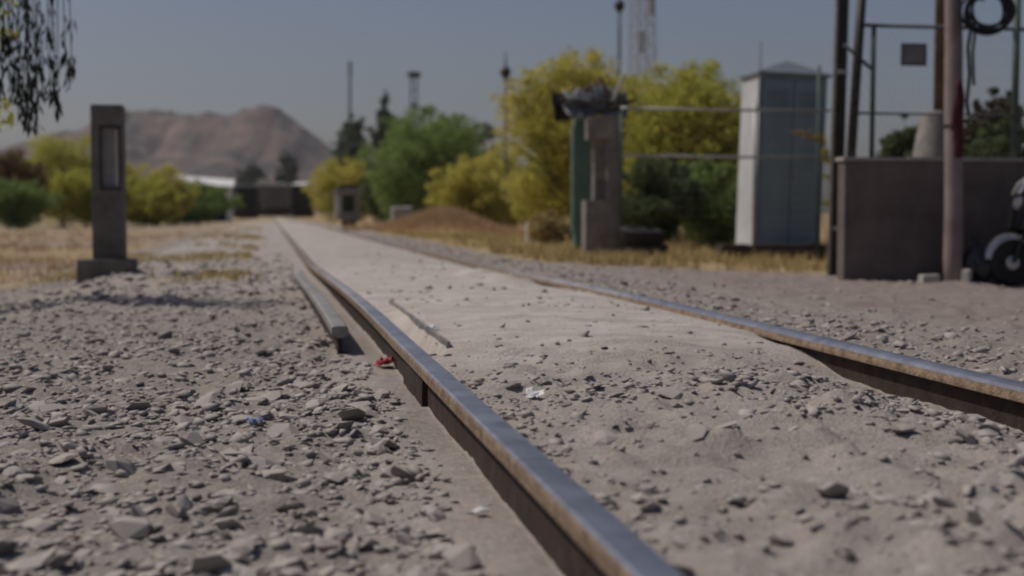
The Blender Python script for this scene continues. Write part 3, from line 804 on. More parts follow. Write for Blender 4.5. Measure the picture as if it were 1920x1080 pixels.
# ------------------------------------------------------------------ concrete housings beside the track
def niche_pillar():
    Y = 12.8; s = mpp(Y)
    base = at(199, 505, Y); zb = 0.0
    t = thing('niche_pillar', 'dark concrete pillar with a tall framed niche on a square plinth, left of the track', 'pillar', (base.x, Y + .13, zb), PSI, 'niche housings beside the track')
    W, D = .276, .27
    Z0, Z1 = zat(486, Y), zat(196, Y)
    n0, n1 = zat(355, Y), zat(237, Y)
    f = -D / 2
    xl, xr = -W / 2 + .080, W / 2 - .028
    MB().box2(-W / 2, W / 2, f, -f, Z0 + .0, n0).build('shaft', 'concrete_dark', t, bevel=.006)
    MB().box2(-W / 2, W / 2, f, -f, n1, Z1).build('head_block', 'concrete_dark', t, bevel=.006)
    MB().box2(-W / 2, xl, f, -f, n0 + .001, n1 - .001).build('jamb', 'concrete_dark', t, bevel=.004)
    MB().box2(xr, W / 2, f, -f, n0 + .001, n1 - .001).build('jamb', 'concrete_dark', t, bevel=.004)
    MB().box2(xl + .001, xr - .001, f + .075, -f - .02, n0 + .001, n1 - .001).build('niche_back', 'panel_grey', t)
    fr = MB()
    g = .014
    fr.box2(xl - .004, xl + g, f - .008, f + .02, n0 - .006, n1 + .006); fr.box2(xr - g * .4, xr + .006, f - .008, f + .02, n0 - .006, n1 + .006)
    fr.box2(xl + g, xr - g * .4, f - .007, f + .02, n0 - .006, n0 + .012); fr.box2(xl + g, xr - g * .4, f - .007, f + .02, n1 - .012, n1 + .006)
    fr.build('niche_frame', 'black_steel', t)
    MB().box2(xr - .045, xr - .012, f + .035, f + .074, n0 + .02, n1 - .02).build('pale_niche_strip', 'lit_edge_and_indicator', t, bevel=.004)  # pale strip coloured as the sunlit inner reveal, no separate lip
    MB().box2(-.265, .225, -.24, .24, -.25, Z0 - .001).build('plinth', 'concrete_dark', t, bevel=.01)
niche_pillar()

def far_housing():
    Y = 49; s = mpp(Y); b = at(652, 430, Y); zb = gz(b.x, Y)
    t = thing('equipment_housing', 'small grey concrete equipment housing with a see-through window, beside the far rails', 'housing', (b.x, Y, zb), PSI, 'niche housings beside the track')
    h = lambda py: zat(py, Y) - zb
    D = .3
    MB().box2(-.20, .26, -D, D, -.2, h(414)).build('foot', 'wood_dark', t, bevel=.01)
    MB().box((.02, 0, (h(413) + h(397)) / 2), (.66, 2 * D, h(397) - h(413))).build('lower_panel', 'concrete', t, bevel=.012)
    MB().box2(-.42, -.21, -D, D, h(413) + .12, h(366)).build('jamb', 'concrete_pale', t, bevel=.012)
    MB().box2(.22, .40, -D, D, h(413) + .06, h(366)).build('jamb', 'concrete', t, bevel=.012)
    MB().box2(-.43, .41, -D - .01, D + .01, h(366) + .001, h(353)).build('lintel', 'concrete', t, bevel=.012)
    MB().box2(-.30, .33, -D * .8, D * .8, h(353) + .001, h(346)).build('cap', 'wood_dark', t, bevel=.012)
    MB().box2(-.209, .219, .02, .06, h(397), h(366)).build('glass_back', 'leaf_far', t)
far_housing()

def scrap_pillar():
    Y = 19.3; s = mpp(Y); b = at(1132, 490, Y); zb = 0.0
    t = thing('niche_pillar', 'concrete pillar with an open notched niche, standing left of the wire fence', 'pillar', (b.x, Y, zb), PSI, 'niche housings beside the track')
    D = .24
    z = lambda py: zat(py, Y)
    xo = lambda px: xat(px, Y) - b.x
    MB().box2(xo(1097), xo(1164), 0, D, -.25, z(376)).build('base_block', 'concrete', t, bevel=.008)
    MB().box2(xo(1138), xo(1165), .001, D - .001, z(376) + .001, z(262)).build('jamb', 'concrete', t, bevel=.005)
    MB().box2(xo(1103), xo(1165), 0, D, z(262) + .001, z(218)).build('lintel', 'concrete', t, bevel=.008)
    MB().box2(xo(1116), xo(1138) - .001, .13, D - .02, z(376) + .001, z(262)).build('niche_back', 'concrete', t)
    MB().box2(xo(1114), xo(1119), .09, .129, z(368), z(305)).build('pale_niche_strip', 'concrete_pale', t)
    # the green painted steel column behind it
    Yg = 20.0
    g = at(1090, 470, Yg); zg = gz(g.x, Yg)
    c = thing('steel_column', 'green painted steel column standing directly behind the notched pillar', 'column', (g.x, Yg, zg), PSI)
    MB().box2(-.11, .13, -.05, .09, .02, zat(224, Yg) - zg).build('shaft', 'green_paint', c, bevel=.006)
    MB().box2(-.135, -.112, -.03, .07, .3, zat(224, Yg) - zg - .1).build('flange', 'green_paint', c, bevel=.004)
    MB().box2(-.2, .2, -.12, .16, -.1, .02).build('base_plate', 'concrete_pale', c, bevel=.006)
    # scrap piled on the top
    zt = z(218)
    rs = random.Random(4)
    def sheet(label, px0, px1, y0, y1, Yc, amp, m, tilt, seed):
        nxx, nzz = 26, 12
        w = (px1 - px0) * mpp(Yc); hgt = (y1 - y0) * mpp(Yc)
        P = at((px0 + px1) / 2, y1, Yc)
        V, Fc = [], []
        for side in (0, 1):
            for j in range(nzz):
                for i in range(nxx):
                    a, c_ = i / (nxx - 1), j / (nzz - 1)
                    n1 = float(vnoise(a * 4.3 + seed, c_ * 3.1, seed)); n2 = float(vnoise(a * 9 + seed, c_ * 7, seed + 1))
                    V.append(((a - .5) * w * (1 + .12 * n1), amp * n1 + amp * .5 * n2 + .012 * math.sin(a * 60) + side * .006 + tilt * c_, c_ * hgt * (1 + .25 * n2) + .05 * n1))
        nn = nxx * nzz
        for side in (0, 1):
            for j in range(nzz - 1):
                for i in range(nxx - 1):
                    q = [side * nn + j * nxx + i, side * nn + j * nxx + i + 1, side * nn + (j + 1) * nxx + i + 1, side * nn + (j + 1) * nxx + i]
                    Fc.append(q if side else q[::-1])
        rim = [i for i in range(nxx)] + [j * nxx + nxx - 1 for j in range(1, nzz)] + [(nzz - 1) * nxx + i for i in range(nxx - 2, -1, -1)] + [j * nxx for j in range(nzz - 2, 0, -1)]
        for a, c_ in zip(rim, rim[1:] + rim[:1]): Fc.append((a, c_, nn + c_, nn + a))
        o = MB().add(V, Fc).build('scrap_sheet', m, None, smooth=True)
        o.location = P; o.rotation_euler = (0, 0, PSI)
        tag(o, label, 'scrap metal', 'scrap piled on the notched pillar')
    sheet('crumpled grey metal sheet lying on top of the notched pillar', 1062, 1182, 166, 218, 19.38, .10, 'sheet_metal', .10, 3)
    sheet('torn dark metal sheet sticking out left of the pillar top', 1034, 1100, 170, 222, 19.62, .08, 'wood_dark', .05, 9)
    def stick(label, p, q, r, m, Yc):
        o = MB().tube([at(*p, Yc), (at(*p, Yc) + at(*q, Yc)) / 2 + Vector((.005, .01, .0)), at(*q, Yc + .05)], [r, r * .95, r * .85], 6).build('board', m)
        tag(o, label, 'board', 'scrap piled on the notched pillar')
    stick('pale board leaning up to the right out of the scrap', (1148, 190), (1170, 140), .028, 'wood_bleached', 19.3)
    stick('brown stick leaning to the left out of the scrap', (1142, 180), (1124, 142), .026, 'wood_brown', 19.33)
    stick('short brown stick lying low across the scrap', (1092, 168), (1126, 152), .024, 'wood_brown', 19.3)
    stick('dark beam sticking out right of the pillar top', (1120, 212), (1192, 186), .03, 'wood_dark', 19.42)
scrap_pillar()

# ------------------------------------------------------------------ relay cabinet
def cabinet():
    Y = 20.1; b = at(1412, 484, Y); zb = b.z
    t = thing('relay_cabinet', 'tall grey metal relay cabinet with a side coloured as sunlit and low pitched roof', 'cabinet', (b.x, Y, zb), PSI, lean=(0, math.radians(1.9)))
    W, D, H = 1.0, .78, zat(138, Y) - zb
    MB().box2(.012, W, 0.012, D, 0, H).build('body', 'cabinet_grey', t, bevel=.008)
    MB().box2(-.004, .011, .002, D, .0, H - .004).build('sunlit_side', 'cabinet_sunlit', t, bevel=.003)  # thin lighter sheet painting the sunlight on the left face
    for x0, x1 in ((.05, .49), (.51, .95)):
        d = MB().box2(x0, x1, -.014, .010, .06, H - .07).build('door', 'cabinet_grey', t, bevel=.005)
        for k in range(7):
            MB().box(((x0 + x1) / 2, -.020, H - .5 + k * .045), (.30, .014, .018), Matrix.Rotation(.5, 3, 'X')).build('louvre', 'cabinet_grey', d)
        xh = x1 - .04 if x0 < .3 else x0 + .04
        MB().tube([(xh, -.014, 1.15), (xh, -.05, 1.15), (xh, -.05, 1.28), (xh, -.014, 1.28)], .008, 6).build('handle', 'galvanised', d)
        xg = x0 + .012 if x0 < .3 else x1 - .012
        for zz in (.35, 1.2, 2.1): MB().tube([(xg, -.018, zz), (xg, -.018, zz + .1)], .01, 6).build('hinge', 'cabinet_grey', d)
    r = MB()
    o = .05
    e = H + .002; k = e + .03
    V = [(-o, -o, e), (W + o, -o, e), (W + o, D + o, e), (-o, D + o, e), (-o, -o, k), (W + o, -o, k), (W + o, D + o, k), (-o, D + o, k), (W * .46, D * .3, e + .23), (W * .54, D * .7, e + .23)]
    r.add(V, [(3, 2, 1, 0), (0, 1, 5, 4), (1, 2, 6, 5), (2, 3, 7, 6), (3, 0, 4, 7), (4, 5, 8), (5, 6, 9, 8), (6, 7, 9), (7, 4, 8, 9)])
    r.build('roof', 'cabinet_roof', t)
    MB().tube([(-.02, -.03, H - .5), (-.02, -.03, H + .45)], [.016, .010], 6).build('mast', 'galvanised', t)
    for i, (p0, p1, dy, lab) in enumerate(((1345, 1556, -.32, 'dark old timber sleeper lying in front of the cabinet foot'),)):
        c = at((p0 + p1) / 2, 488, Y + dy)
        o = thing('timber_sleeper', lab, 'sleeper', (c.x, Y + dy - .02, gz(c.x, Y + dy)), PSI + .02)
        L = (p1 - p0) * mpp(Y)
        MB().box2(-L / 2, L / 2, -.11, .11, -.04, .22).build('beam', 'wood_dark', o, bevel=.012)
        for xx in (-L / 2 + .22, L / 2 - .3): MB().box2(xx, xx + .16, -.1, .08, .221, .233).build('tie_plate', 'rust_and_shade', o)
cabinet()

def tyre(label, px, Y, dz, lean, rz):
    c = at(px, 492, Y); zb = gz(c.x, Y) + dz
    t = thing('tyre', label, 'tyre', (c.x, Y, zb), rz, 'old tyres beside the notched pillar', lean)
    pr = [(.17, .03), (.16, .10), (.17, .17), (.22, .195), (.28, .19), (.305, .165), (.31, .10), (.305, .035), (.28, .01), (.22, .005), (.17, .03)]
    MB().lathe(pr, 28).build('carcass', 'rubber', t, smooth=True)
    for k in range(28):
        a = 2 * math.pi * k / 28
        MB().box((math.cos(a) * .311, math.sin(a) * .311, .10), (.012, .03, .15), Matrix.Rotation(a, 3, 'Z')).build('tread_block', 'rubber', t)
tyre('worn black tyre lying flat in the grass right of the notched pillar', 1208, 18.9, 0, (.03, .02), .3)
tyre('black tyre lying tilted on top of the flat tyre by the notched pillar', 1200, 18.92, .20, (.10, -.06), 1.1)

# ------------------------------------------------------------------ wire fences
def zigzag(mb, L, z0, z1, pitch, r):
    n = int(L / pitch) + 1; m_ = int((z1 - z0) / pitch)
    for i in range(n):
        pts = [(i * pitch + (pitch if j % 2 else 0) * 1.0 - (0 if j % 2 else .0), (.004 if j % 2 else -.004), z0 + j * pitch) for j in range(m_ + 1)]
        pts = [(min(max(p[0], 0), L), p[1], p[2]) for p in pts]
        mb.tube(pts, r, 3, cap=False)
def wire_fence():
    Y0 = 19.25; a = at(1166, 400, Y0)
    zb = gz(a.x, Y0)
    t = thing('wire_fence', 'wire mesh fence with two pale pipe rails, from notched pillar to black pole', 'fence', (a.x, Y0, zb), PSI)
    L = 2.96
    z1, z2 = zat(293, 19.5) - zb, zat(205, 19.5) - zb
    for z in (z1, z2): MB().tube([(-.02, 0, z), (L * .5, 0, z - .012), (L, 0, z)], .019, 8).build('pipe_rail', 'galvanised', t, smooth=True)
    for x, h, m in ((.0, z2 + .05, 'green_pipe'), (1.88, z2 + .08, 'galvanised'), (2.80, z2 + .62, 'green_pipe')):
        MB().tube([(x, .04, -.2), (x, .04, h)], .024, 8).build('post', m, t, smooth=True)
    mb = MB(); zigzag(mb, L, .05, z2, .06, .0009)
    o = mb.build('wire_mesh', 'green_pipe', t); o['kind'] = 'stuff'
wire_fence()

def vine():
    Y = 19.55; c = at(1546, 480, Y); zb = gz(c.x, Y)
    t = thing('climbing_vine', 'thin climbing plant with orange brown leaves on the post beside the cabinet', 'plant', (c.x, Y, zb), PSI)
    h = lambda py: zat(py, Y) - zb
    mb = MB()
    mb.tube([(.02, -.02, 0), (-.02, -.03, .6), (.015, -.02, 1.1), (.0, -.03, h(270))], [.012, .011, .009, .007], 5)
    mb.tube([(.0, -.03, h(272)), (-.18, -.04, h(262)), (-.32, -.05, h(254)), (-.5, -.05, h(252))], [.007, .006, .005, .003], 5)
    mb.build('stem', 'bark_green', t)
    cent = [(-.06 - .1 * i, -.05, h(262 - 3 * i)) for i in range(5)]
    leaf_cloud('orange_leaves', cent, [.09, .08, .07, .06, .05], 110, .026, 'leaf_sprig', t, 4)
    leaf_cloud('green_leaves', [(-.02, -.03, h(285)), (-.0, -.03, h(300)), (.01, -.03, h(330)), (.0, -.03, h(380))], [.07, .06, .05, .05], 160, .026, 'leaf_olive', t, 6)
vine()

# ------------------------------------------------------------------ black pole, wall, wall fence
def black_pole():
    Y = 13.9; b = at(1563, 523, Y); zb = gz(b.x, Y)
    t = thing('utility_pole', 'black steel pole with a grey conduit, at the left end of the wall', 'pole', (b.x, Y, zb), PSI, lean=(0, math.radians(1.1)))
    MB().tube([(.02, 0, -.2), (.02, 0, 6.2)], [.052, .048], 14).build('shaft', 'black_steel', t, smooth=True)
    MB().tube([(-.056, -.01, -.1), (-.056, -.01, 5.6)], .020, 8).build('conduit', 'galvanised', t, smooth=True)
    for py in (135, 428):
        z = zat(py, Y) - zb
        MB().lathe([(.056, z - .02), (.060, z - .018), (.060, z + .018), (.056, z + .02)], 14, Matrix.Translation((.02, 0, 0))).build('clamp', 'galvanised', t)
    MB().lathe([(.05, 6.2), (.03, 6.25), (0, 6.26)], 12, Matrix.Translation((.02, 0, 0))).build('cap', 'black_steel', t)
black_pole()

WY = 12.65
WC = at(1583, 400, WY)
WALL_LOC = (WC.x, WY, 0.0)
def wall():
    t = thing('boundary_wall', 'low dark plastered wall with a paler coping, behind the timber pole', 'wall', WALL_LOC, PSI)
    L, Dp = 5.2, .16
    ztop = zat(302, WY)
    MB().box2(0, L, 0, Dp, -.25, ztop).build('plaster_body', 'plaster', t, bevel=.01)
    x = -.02; k = 0
    while x < L:
        w = .62 + .03 * ((k * 7) % 3)
        MB().box2(x, min(x + w, L) - .008, -.018, Dp + .018, ztop + .001, ztop + .036 + .003 * (k % 2)).build('coping_slab', 'coping', t, bevel=.005)
        x += w; k += 1
    return ztop + .037
ZTOP = wall()
def wall_fence():
    t = thing('wall_fence', 'pipe framed wire fence standing on top of the low wall', 'fence', (WC.x, WY, ZTOP), PSI)
    ox = lambda px, Y=WY + .12: xat(px, Y) - WC.x
    h = lambda py: zat(py, WY + .1) - ZTOP
    def pipe(name, p, q, r, m): return MB().tube([p, q], r, 8).build(name, m, t, smooth=True)
    yy = .08
    pipe('post', (ox(1598), yy + .02, 0), (ox(1618), yy + .02, h(-60)), .045, 'black_steel')
    pipe('post', (ox(1637), yy, 0), (ox(1638), yy, h(44)), .024, 'green_pipe')
    pipe('post', (ox(1914) + .05, yy, 0), (ox(1915) + .05, yy, h(-50)), .034, 'green_pipe')
    pipe('post', (4.6, yy, 0), (4.6, yy, h(-20)), .03, 'green_pipe')
    pipe('pipe_rail', (ox(1616), yy, h(47)), (5.1, yy, h(49)), .017, 'mast_dark')
    pipe('pipe_rail', (ox(1606), yy, h(212)), (5.1, yy, h(214)), .011, 'mast_dark')
    pipe('brace', (ox(1580), yy, h(84)), (ox(1638), yy, h(132)), .016, 'mast_dark')
    mb = MB(); zigzag(mb, 5.0, .02, h(49), .06, .0011)
    o = mb.build('wire_mesh', 'mast_dark', t); o['kind'] = 'stuff'
    c = at(1711, 103, WY + .3)
    s = thing('fence_sign', 'blank grey sign plate hung on the fence above the wall', 'sign', c, PSI)
    MB().box((0, -.02, 0), (.235, .004, .19)).build('plate', 'sign_grey', s)
    fr = MB()
    fr.box2(-.122, .122, -.032, -.018, .085, .1); fr.box2(-.122, .122, -.032, -.018, -.1, -.085)
    fr.box2(-.122, -.107, -.031, -.019, -.085, .085); fr.box2(.107, .122, -.031, -.019, -.085, .085)
    fr.build('frame', 'mast_dark', s)
    for xx in (-.09, .09): MB().tube([(xx, -.018, .07), (xx, .01, .075)], .004, 5).build('wire_tie', 'galvanised', s)
wall_fence()

def timber_pole():
    b = POLEFOOT; zb = gz(b.x, b.y)
    t = thing('timber_pole', 'weathered pinkish timber pole standing against the front of the wall', 'pole', (b.x, b.y, zb), 0, lean=(0, math.radians(-1.0)))
    rs = random.Random(2)
    pts, rad = [], []
    for i in range(15):
        z = -.25 + i * .45
        pts.append((rs.uniform(-.006, .006), rs.uniform(-.006, .006), z)); rad.append(.083 - .0012 * i + rs.uniform(-.003, .003))
    MB().tube(pts, rad, 14).build('shaft', 'wood_pole', t, smooth=True)
    for z in (1.35, 2.75): MB().lathe([(.084, z - .012), (.088, z - .01), (.088, z + .01), (.084, z + .012)], 14).build('steel_band', 'rust_and_shade', t)
    # coil of black cable and the red strip hanging on it
    Y = b.y - .14
    cc = thing('cable_coil', 'coil of thick black cable hanging on the timber pole, top right', 'cable', at(1853, 20, Y), 0)
    mb = MB()
    for k in range(6):
        R = .135 + .012 * k + rs.uniform(-.01, .01); y0 = rs.uniform(-.04, .04); ph = rs.uniform(0, 6)
        mb.tube([(R * 1.12 * math.cos(a) + .01 * math.sin(3 * a + ph), y0 + .02 * math.sin(2 * a + ph), R * math.sin(a) + .01 * math.cos(2 * a + ph)) for a in np.linspace(0, 2 * math.pi, 29)[:-1]], .014, 6, closed=True)
    mb.build('loops', 'cable', cc, smooth=True)
    o = lambda px, py: at(px, py, Y) - at(1853, 20, Y)
    MB().tube([o(1830, 40), o(1820, 55), o(1815, 90), o(1818, 140), o(1813, 190), o(1816, 215)], .016, 7).build('loose_end', 'cable', cc, smooth=True)
    MB().tube([o(1838, 50), o(1828, 62), o(1824, 100), o(1826, 160)], .013, 7).build('loose_end', 'cable', cc, smooth=True)
    MB().tube([o(1845, 2), o(1815, -14), o(1792, -18)], .008, 6).build('hook', 'rust_and_shade', cc)
    rp = at(1798, 150, b.y - .08)
    V, Fc = [], []
    n = 14
    for i in range(n):
        f = i / (n - 1); z = -f * .66
        w = .03 + .02 * math.sin(f * 3.1); off_ = .008 * math.sin(f * 9)
        for y_ in (0, .006):
            V += [(off_ - w, y_ + .012 * math.sin(f * 12), z), (off_, y_ - .012, z - .01), (off_ + w, y_ + .012 * math.cos(f * 10), z)]
    for i in range(n - 1):
        a = i * 6; c = (i + 1) * 6
        for k in (0, 1): Fc += [(a + k, a + k + 1, c + k + 1, c + k), (a + 3 + k, c + 3 + k, c + 4 + k, a + 4 + k)]
        Fc += [(a, c, c + 3, a + 3), (a + 2, a + 5, c + 5, c + 2)]
    Fc += [(0, 3, 4, 1), (1, 4, 5, 2), tuple(np.array((0, 1, 4, 3)) + (n - 1) * 6), tuple(np.array((1, 2, 5, 4)) + (n - 1) * 6)]
    r_ = MB().add(V, Fc).build('cloth_strip', 'red_cloth', None, smooth=True)
    r_.location = rp
    tag(r_, 'dark red strip of cloth hanging down the right side of the timber pole', 'cloth')
timber_pole()

def concrete_foot_pole():
    Y = 16; c = at(1748, 330, Y); zb = gz(c.x, Y)
    t = thing('utility_pole', 'brown pole rising from a flared beige concrete foot behind the wall', 'pole', (c.x, Y, zb), 0)
    h = lambda py: zat(py, Y) - zb
    MB().lathe([(.30, -.2), (.29, h(420)), (.23, h(300)), (.14, h(216)), (.10, h(208))], 14).build('concrete_foot', 'concrete', t, smooth=True)
    MB().tube([(.07, 0, h(220)), (.07, 0, 6.0)], [.068, .06], 10).build('shaft', 'wood_brown', t, smooth=True)
concrete_foot_pole()

def odd_blocks():
    for (px, py, Y, d, rz, lab, m) in ((1742, 527, 12.42, (.17, .10, .10), .2, 'pale concrete block lying at the left foot of the timber pole', 'concrete_pale'),
                                    (1812, 524, 12.25, (.08, .07, .13), .9, 'small pale rubble stone leaning on the right foot of the timber pole', 'concrete_pale'),
                                    (755, 415, 41, (.62, .4, .60), PSI, 'pale concrete block beside the brush covered mound', 'concrete_pale'),
                                    (1010, 420, 29.5, (.52, .3, .46), PSI, 'grey concrete block in the grass under the yellow tree', 'concrete_pale')):
        c = at(px, py, Y)
        z = gz(c.x, Y)
        mb = MB().box((0, 0, d[2] / 2 - .03), d, taper=.94)
        o = mb.build('concrete_block', m, None, bevel=min(d) * .08)
        o.location = (c.x, Y, z); o.rotation_euler = (.05, -.04, rz)
        tag(o, lab, 'block')
odd_blocks()

# ------------------------------------------------------------------ scooter and bag
def scooter():
    Y = 12.36; c = at(1896, 530, Y); zb = gz(c.x, Y)
    t = thing('motor_scooter', 'black motor scooter with silver front fender, parked at the wall', 'scooter', (c.x, Y, zb), PSI - .10, lean=(math.radians(-4), 0))
    RX = Matrix.Rotation(math.pi / 2, 4, 'X')
    def wheel(x):
        M = Matrix.Translation((x, 0, .212)) @ RX
        w = MB().lathe([(.135, -.04), (.17, -.052), (.20, -.035), (.212, 0), (.20, .035), (.17, .052), (.135, .04)], 26, M).build('wheel', 'rubber', t, smooth=True)
        MB().lathe([(.02, -.05), (.03, -.045), (.12, -.03), (.134, -.038), (.134, .038), (.12, .03), (.03, .045), (.02, .05)], 18, M).build('rim', 'scooter_silver', w, smooth=True)
        MB().lathe([(.07, -.056), (.085, -.056), (.085, -.05), (.07, -.05)], 16, M).build('brake_disc', 'galvanised', w)
    wheel(0); wheel(1.22)
    n = 15; V, Fc = [], []
    for i in range(n):
        a = math.radians(38 + 134 * i / (n - 1)); k = .8 + .2 * math.sin(math.pi * i / (n - 1))
        for lay in (0, 1):
            R = .238 + .008 * lay
            for yy, dr in ((-.068 * k, -.04), (-.05 * k, 0), (0, .012), (.05 * k, 0), (.068 * k, -.04)):
                V.append(((R + dr) * math.cos(a), yy, .212 + (R + dr) * math.sin(a)))
    for i in range(n - 1):
        for lay in (0, 1):
            for j in range(4):
                a = i * 10 + lay * 5 + j; q = (a, a + 1, a + 11, a + 10); Fc.append(q if lay else q[::-1])
        for j in (0, 4): a = i * 10 + j; Fc.append((a, a + 10, a + 15, a + 5))
    MB().add(V, Fc).build('front_fender', 'scooter_silver', t, smooth=True)
    for yy in (-.075, .075): MB().tube([(0, yy, .212), (.06, yy, .40), (.17, yy * .7, .66)], [.018, .02, .022], 8).build('fork', 'scooter_black', t, smooth=True)
    MB().tube([(.10, 0, .45), (.22, 0, .80), (.27, 0, .98)], .03, 8).build('steering_column', 'scooter_black', t, smooth=True)
    # front apron
    pr = [(.02, .50), (.05, .66), (.10, .82), (.20, .95), (.25, .93), (.27, .70), (.30, .42), (.36, .24), (.28, .24), (.20, .40), (.12, .47)]
    ap = MB().prism(pr, -.15, .15).build('front_apron', 'scooter_black', t, bevel=.03)
    MB().lathe([(.0, -.03), (.055, -.022), (.075, 0), (.07, .03)], 16, Matrix.Translation((.075, 0, .74)) @ Matrix.Rotation(-math.pi / 2 + .35, 4, 'Y') @ Matrix.Scale(-1, 4, (0, 0, 1))).build('headlight', 'lens', ap, smooth=True)
    for yy in (-.125, .125): MB().lathe([(0, -.02), (.03, -.012), (.036, .01)], 10, Matrix.Translation((.09, yy, .66)) @ Matrix.Rotation(math.pi / 2, 4, 'Y')).build('indicator', 'lit_edge_and_indicator', ap, smooth=True)
    MB().prism([(.03, .80), (.10, .92), (.22, 1.0), (.30, .98), (.30, .90), (.18, .84)], -.10, .10).build('handlebar_cowl', 'scooter_silver', t, bevel=.025)
    MB().tube([(.30, -.34, 1.02), (.27, -.2, 1.0), (.26, 0, .98), (.27, .2, 1.0), (.30, .34, 1.02)], .014, 8).build('handlebar', 'scooter_black', t, smooth=True)
    for yy in (-.33, .33):
        MB().tube([(.29, yy, 1.02), (.31, yy * 1.22, 1.03)], .021, 8).build('grip', 'rubber', t, smooth=True)
        MB().tube([(.27, yy * .75, 1.01), (.25, yy * .85, 1.2)], .006, 6).build('mirror_stem', 'scooter_black', t)
        MB().lathe([(0, -.01), (.055, -.006), (.055, .008), (0, .012)], 14, Matrix.Translation((.25, yy * .9, 1.23)) @ Matrix.Rotation(math.pi / 2, 4, 'Y')).build('mirror', 'scooter_black', t, smooth=True)
    MB().box2(.30, .70, -.14, .14, .25, .31).build('footboard', 'scooter_black', t, bevel=.02)
    MB().prism([(.66, .26), (.66, .60), (.74, .70), (1.45, .78), (1.62, .70), (1.50, .52), (1.1, .40)], -.14, .14).build('tail_body', 'scooter_black', t, bevel=.03)
    MB().prism([(.68, .71), (.72, .80), (1.0, .80), (1.15, .87), (1.5, .88), (1.52, .80), (1.3, .78)], -.125, .125).build('seat', 'rubber', t, bevel=.025)
    MB().box2(1.55, 1.64, -.07, .07, .62, .69).build('tail_light', 'red_plastic', t, bevel=.01)
    MB().tube([(.85, .13, .26), (1.1, .15, .28), (1.45, .16, .36)], [.03, .045, .05], 10).build('exhaust', 'galvanised', t, smooth=True)
    MB().tube([(.78, -.03, .26), (.74, -.14, .0)], .012, 6).build('side_stand', 'scooter_black', t)
    # bag
    V = 1
    Yb = 12.42; p = at(1832, 525, Yb); zg = gz(p.x, Yb)
    bm = bmesh.new(); bmesh.ops.create_icosphere(bm, subdivisions=4, radius=1)
    for v in bm.verts:
        q = v.co.copy()
        n_ = float(vnoise(q.x * 2.2 + q.z * 1.7 + 5, q.y * 2.2 - q.z * 1.1, 81)) * .16 + float(vnoise(q.x * 5 + q.z * 4, q.y * 5 + q.z * 3, 82)) * .08
        top = max(0, q.z)
        v.co = Vector((q.x * .155 * (1 + n_) * (1 - .45 * top ** 2), q.y * .12 * (1 + n_) * (1 - .45 * top ** 2), .17 + q.z * (.20 if q.z > 0 else .17) * (1 + n_ * .5)))
        v.co.z = max(v.co.z, .0)
    me = bpy.data.meshes.new('bag'); bm.to_mesh(me); bm.free(); me.materials.append(MATS['bag_black'])
    for f in me.polygons: f.use_smooth = True
    bt = thing('rubbish_bag', 'black plastic rubbish bag slumped between the timber pole and the scooter', 'bag', (p.x, Yb, zg - .01), .3)
    o = bpy.data.objects.new('bag_body', me); COL.objects.link(o); o.parent = bt
    mb = MB()
    for k in range(5):
        a = k * 1.26
        mb.tube([(0, 0, .34), (.015 * math.cos(a), .015 * math.sin(a), .385), (.06 * math.cos(a), .05 * math.sin(a), .43)], [.016, .012, .004], 6)
    mb.build('tied_neck', 'bag_black', bt, smooth=True)
scooter()

# ------------------------------------------------------------------ litter
def litter(label, px, py, m, w, h, seed, amp=.5):
    rs = random.Random(seed)
    d = ray(px, py); t = 1.0
    for _ in range(60):
        p = Vector((0, 0, CAMZ)) + d * t
        t += (p.z - gz(p.x, p.y)) / -d.z * .8
    p = Vector((0, 0, CAMZ)) + d * t
    n = 9; V, Fc = [], []
    for lay in (0, 1):
        for j in range(n):
            for i in range(n):
                a, b2 = i / (n - 1) - .5, j / (n - 1) - .5
                z = amp * h * abs(float(vnoise(a * 5 + seed, b2 * 5, seed))) + amp * .5 * h * float(vnoise(a * 11 + seed, b2 * 9, seed + 2)) + (a * a) * h * 1.2
                V.append((a * w * (1 + .2 * math.sin(b2 * 7 + seed)), b2 * w * .75 + .01 * math.sin(a * 9), z + .0015 * lay + .008))
    for lay in (0, 1):
        for j in range(n - 1):
            for i in range(n - 1):
                q = lay * n * n + j * n + i; f = (q, q + 1, q + n + 1, q + n); Fc.append(f if lay else f[::-1])
    rim = list(range(n)) + [j * n + n - 1 for j in range(1, n)] + [(n - 1) * n + i for i in range(n - 2, -1, -1)] + [j * n for j in range(n - 2, 0, -1)]
    for a, b2 in zip(rim, rim[1:] + rim[:1]): Fc.append((a, b2, n * n + b2, n * n + a))
    o = MB().add(V, Fc).build('crumpled_wrapper', m, None, smooth=False)
    o.location = (p.x, p.y, gz(p.x, p.y)); o.rotation_euler = (rs.uniform(.1, .35), 0, rs.uniform(0, 6))
    tag(o, label, 'litter', 'litter between the stones')
litter('crumpled red wrapper lying left of the near rail', 722, 688, 'red_wrapper', .085, .045, 1)
litter('crumpled white wrapper lying between the rails', 1006, 748, 'white_plastic', .06, .028, 2, .25)
litter('crumpled blue wrapper among the ballast stones on the left', 478, 798, 'blue_plastic', .045, .025, 3)
litter('small white scrap by the end of the thin steel bar', 808, 648, 'white_plastic', .05, .02, 4)
litter('flat white scrap left of the near rail in the foreground', 902, 968, 'white_paint', .035, .012, 5)
litter('tiny white scrap beside the red wrapper', 694, 699, 'white_paint', .03, .015, 6)

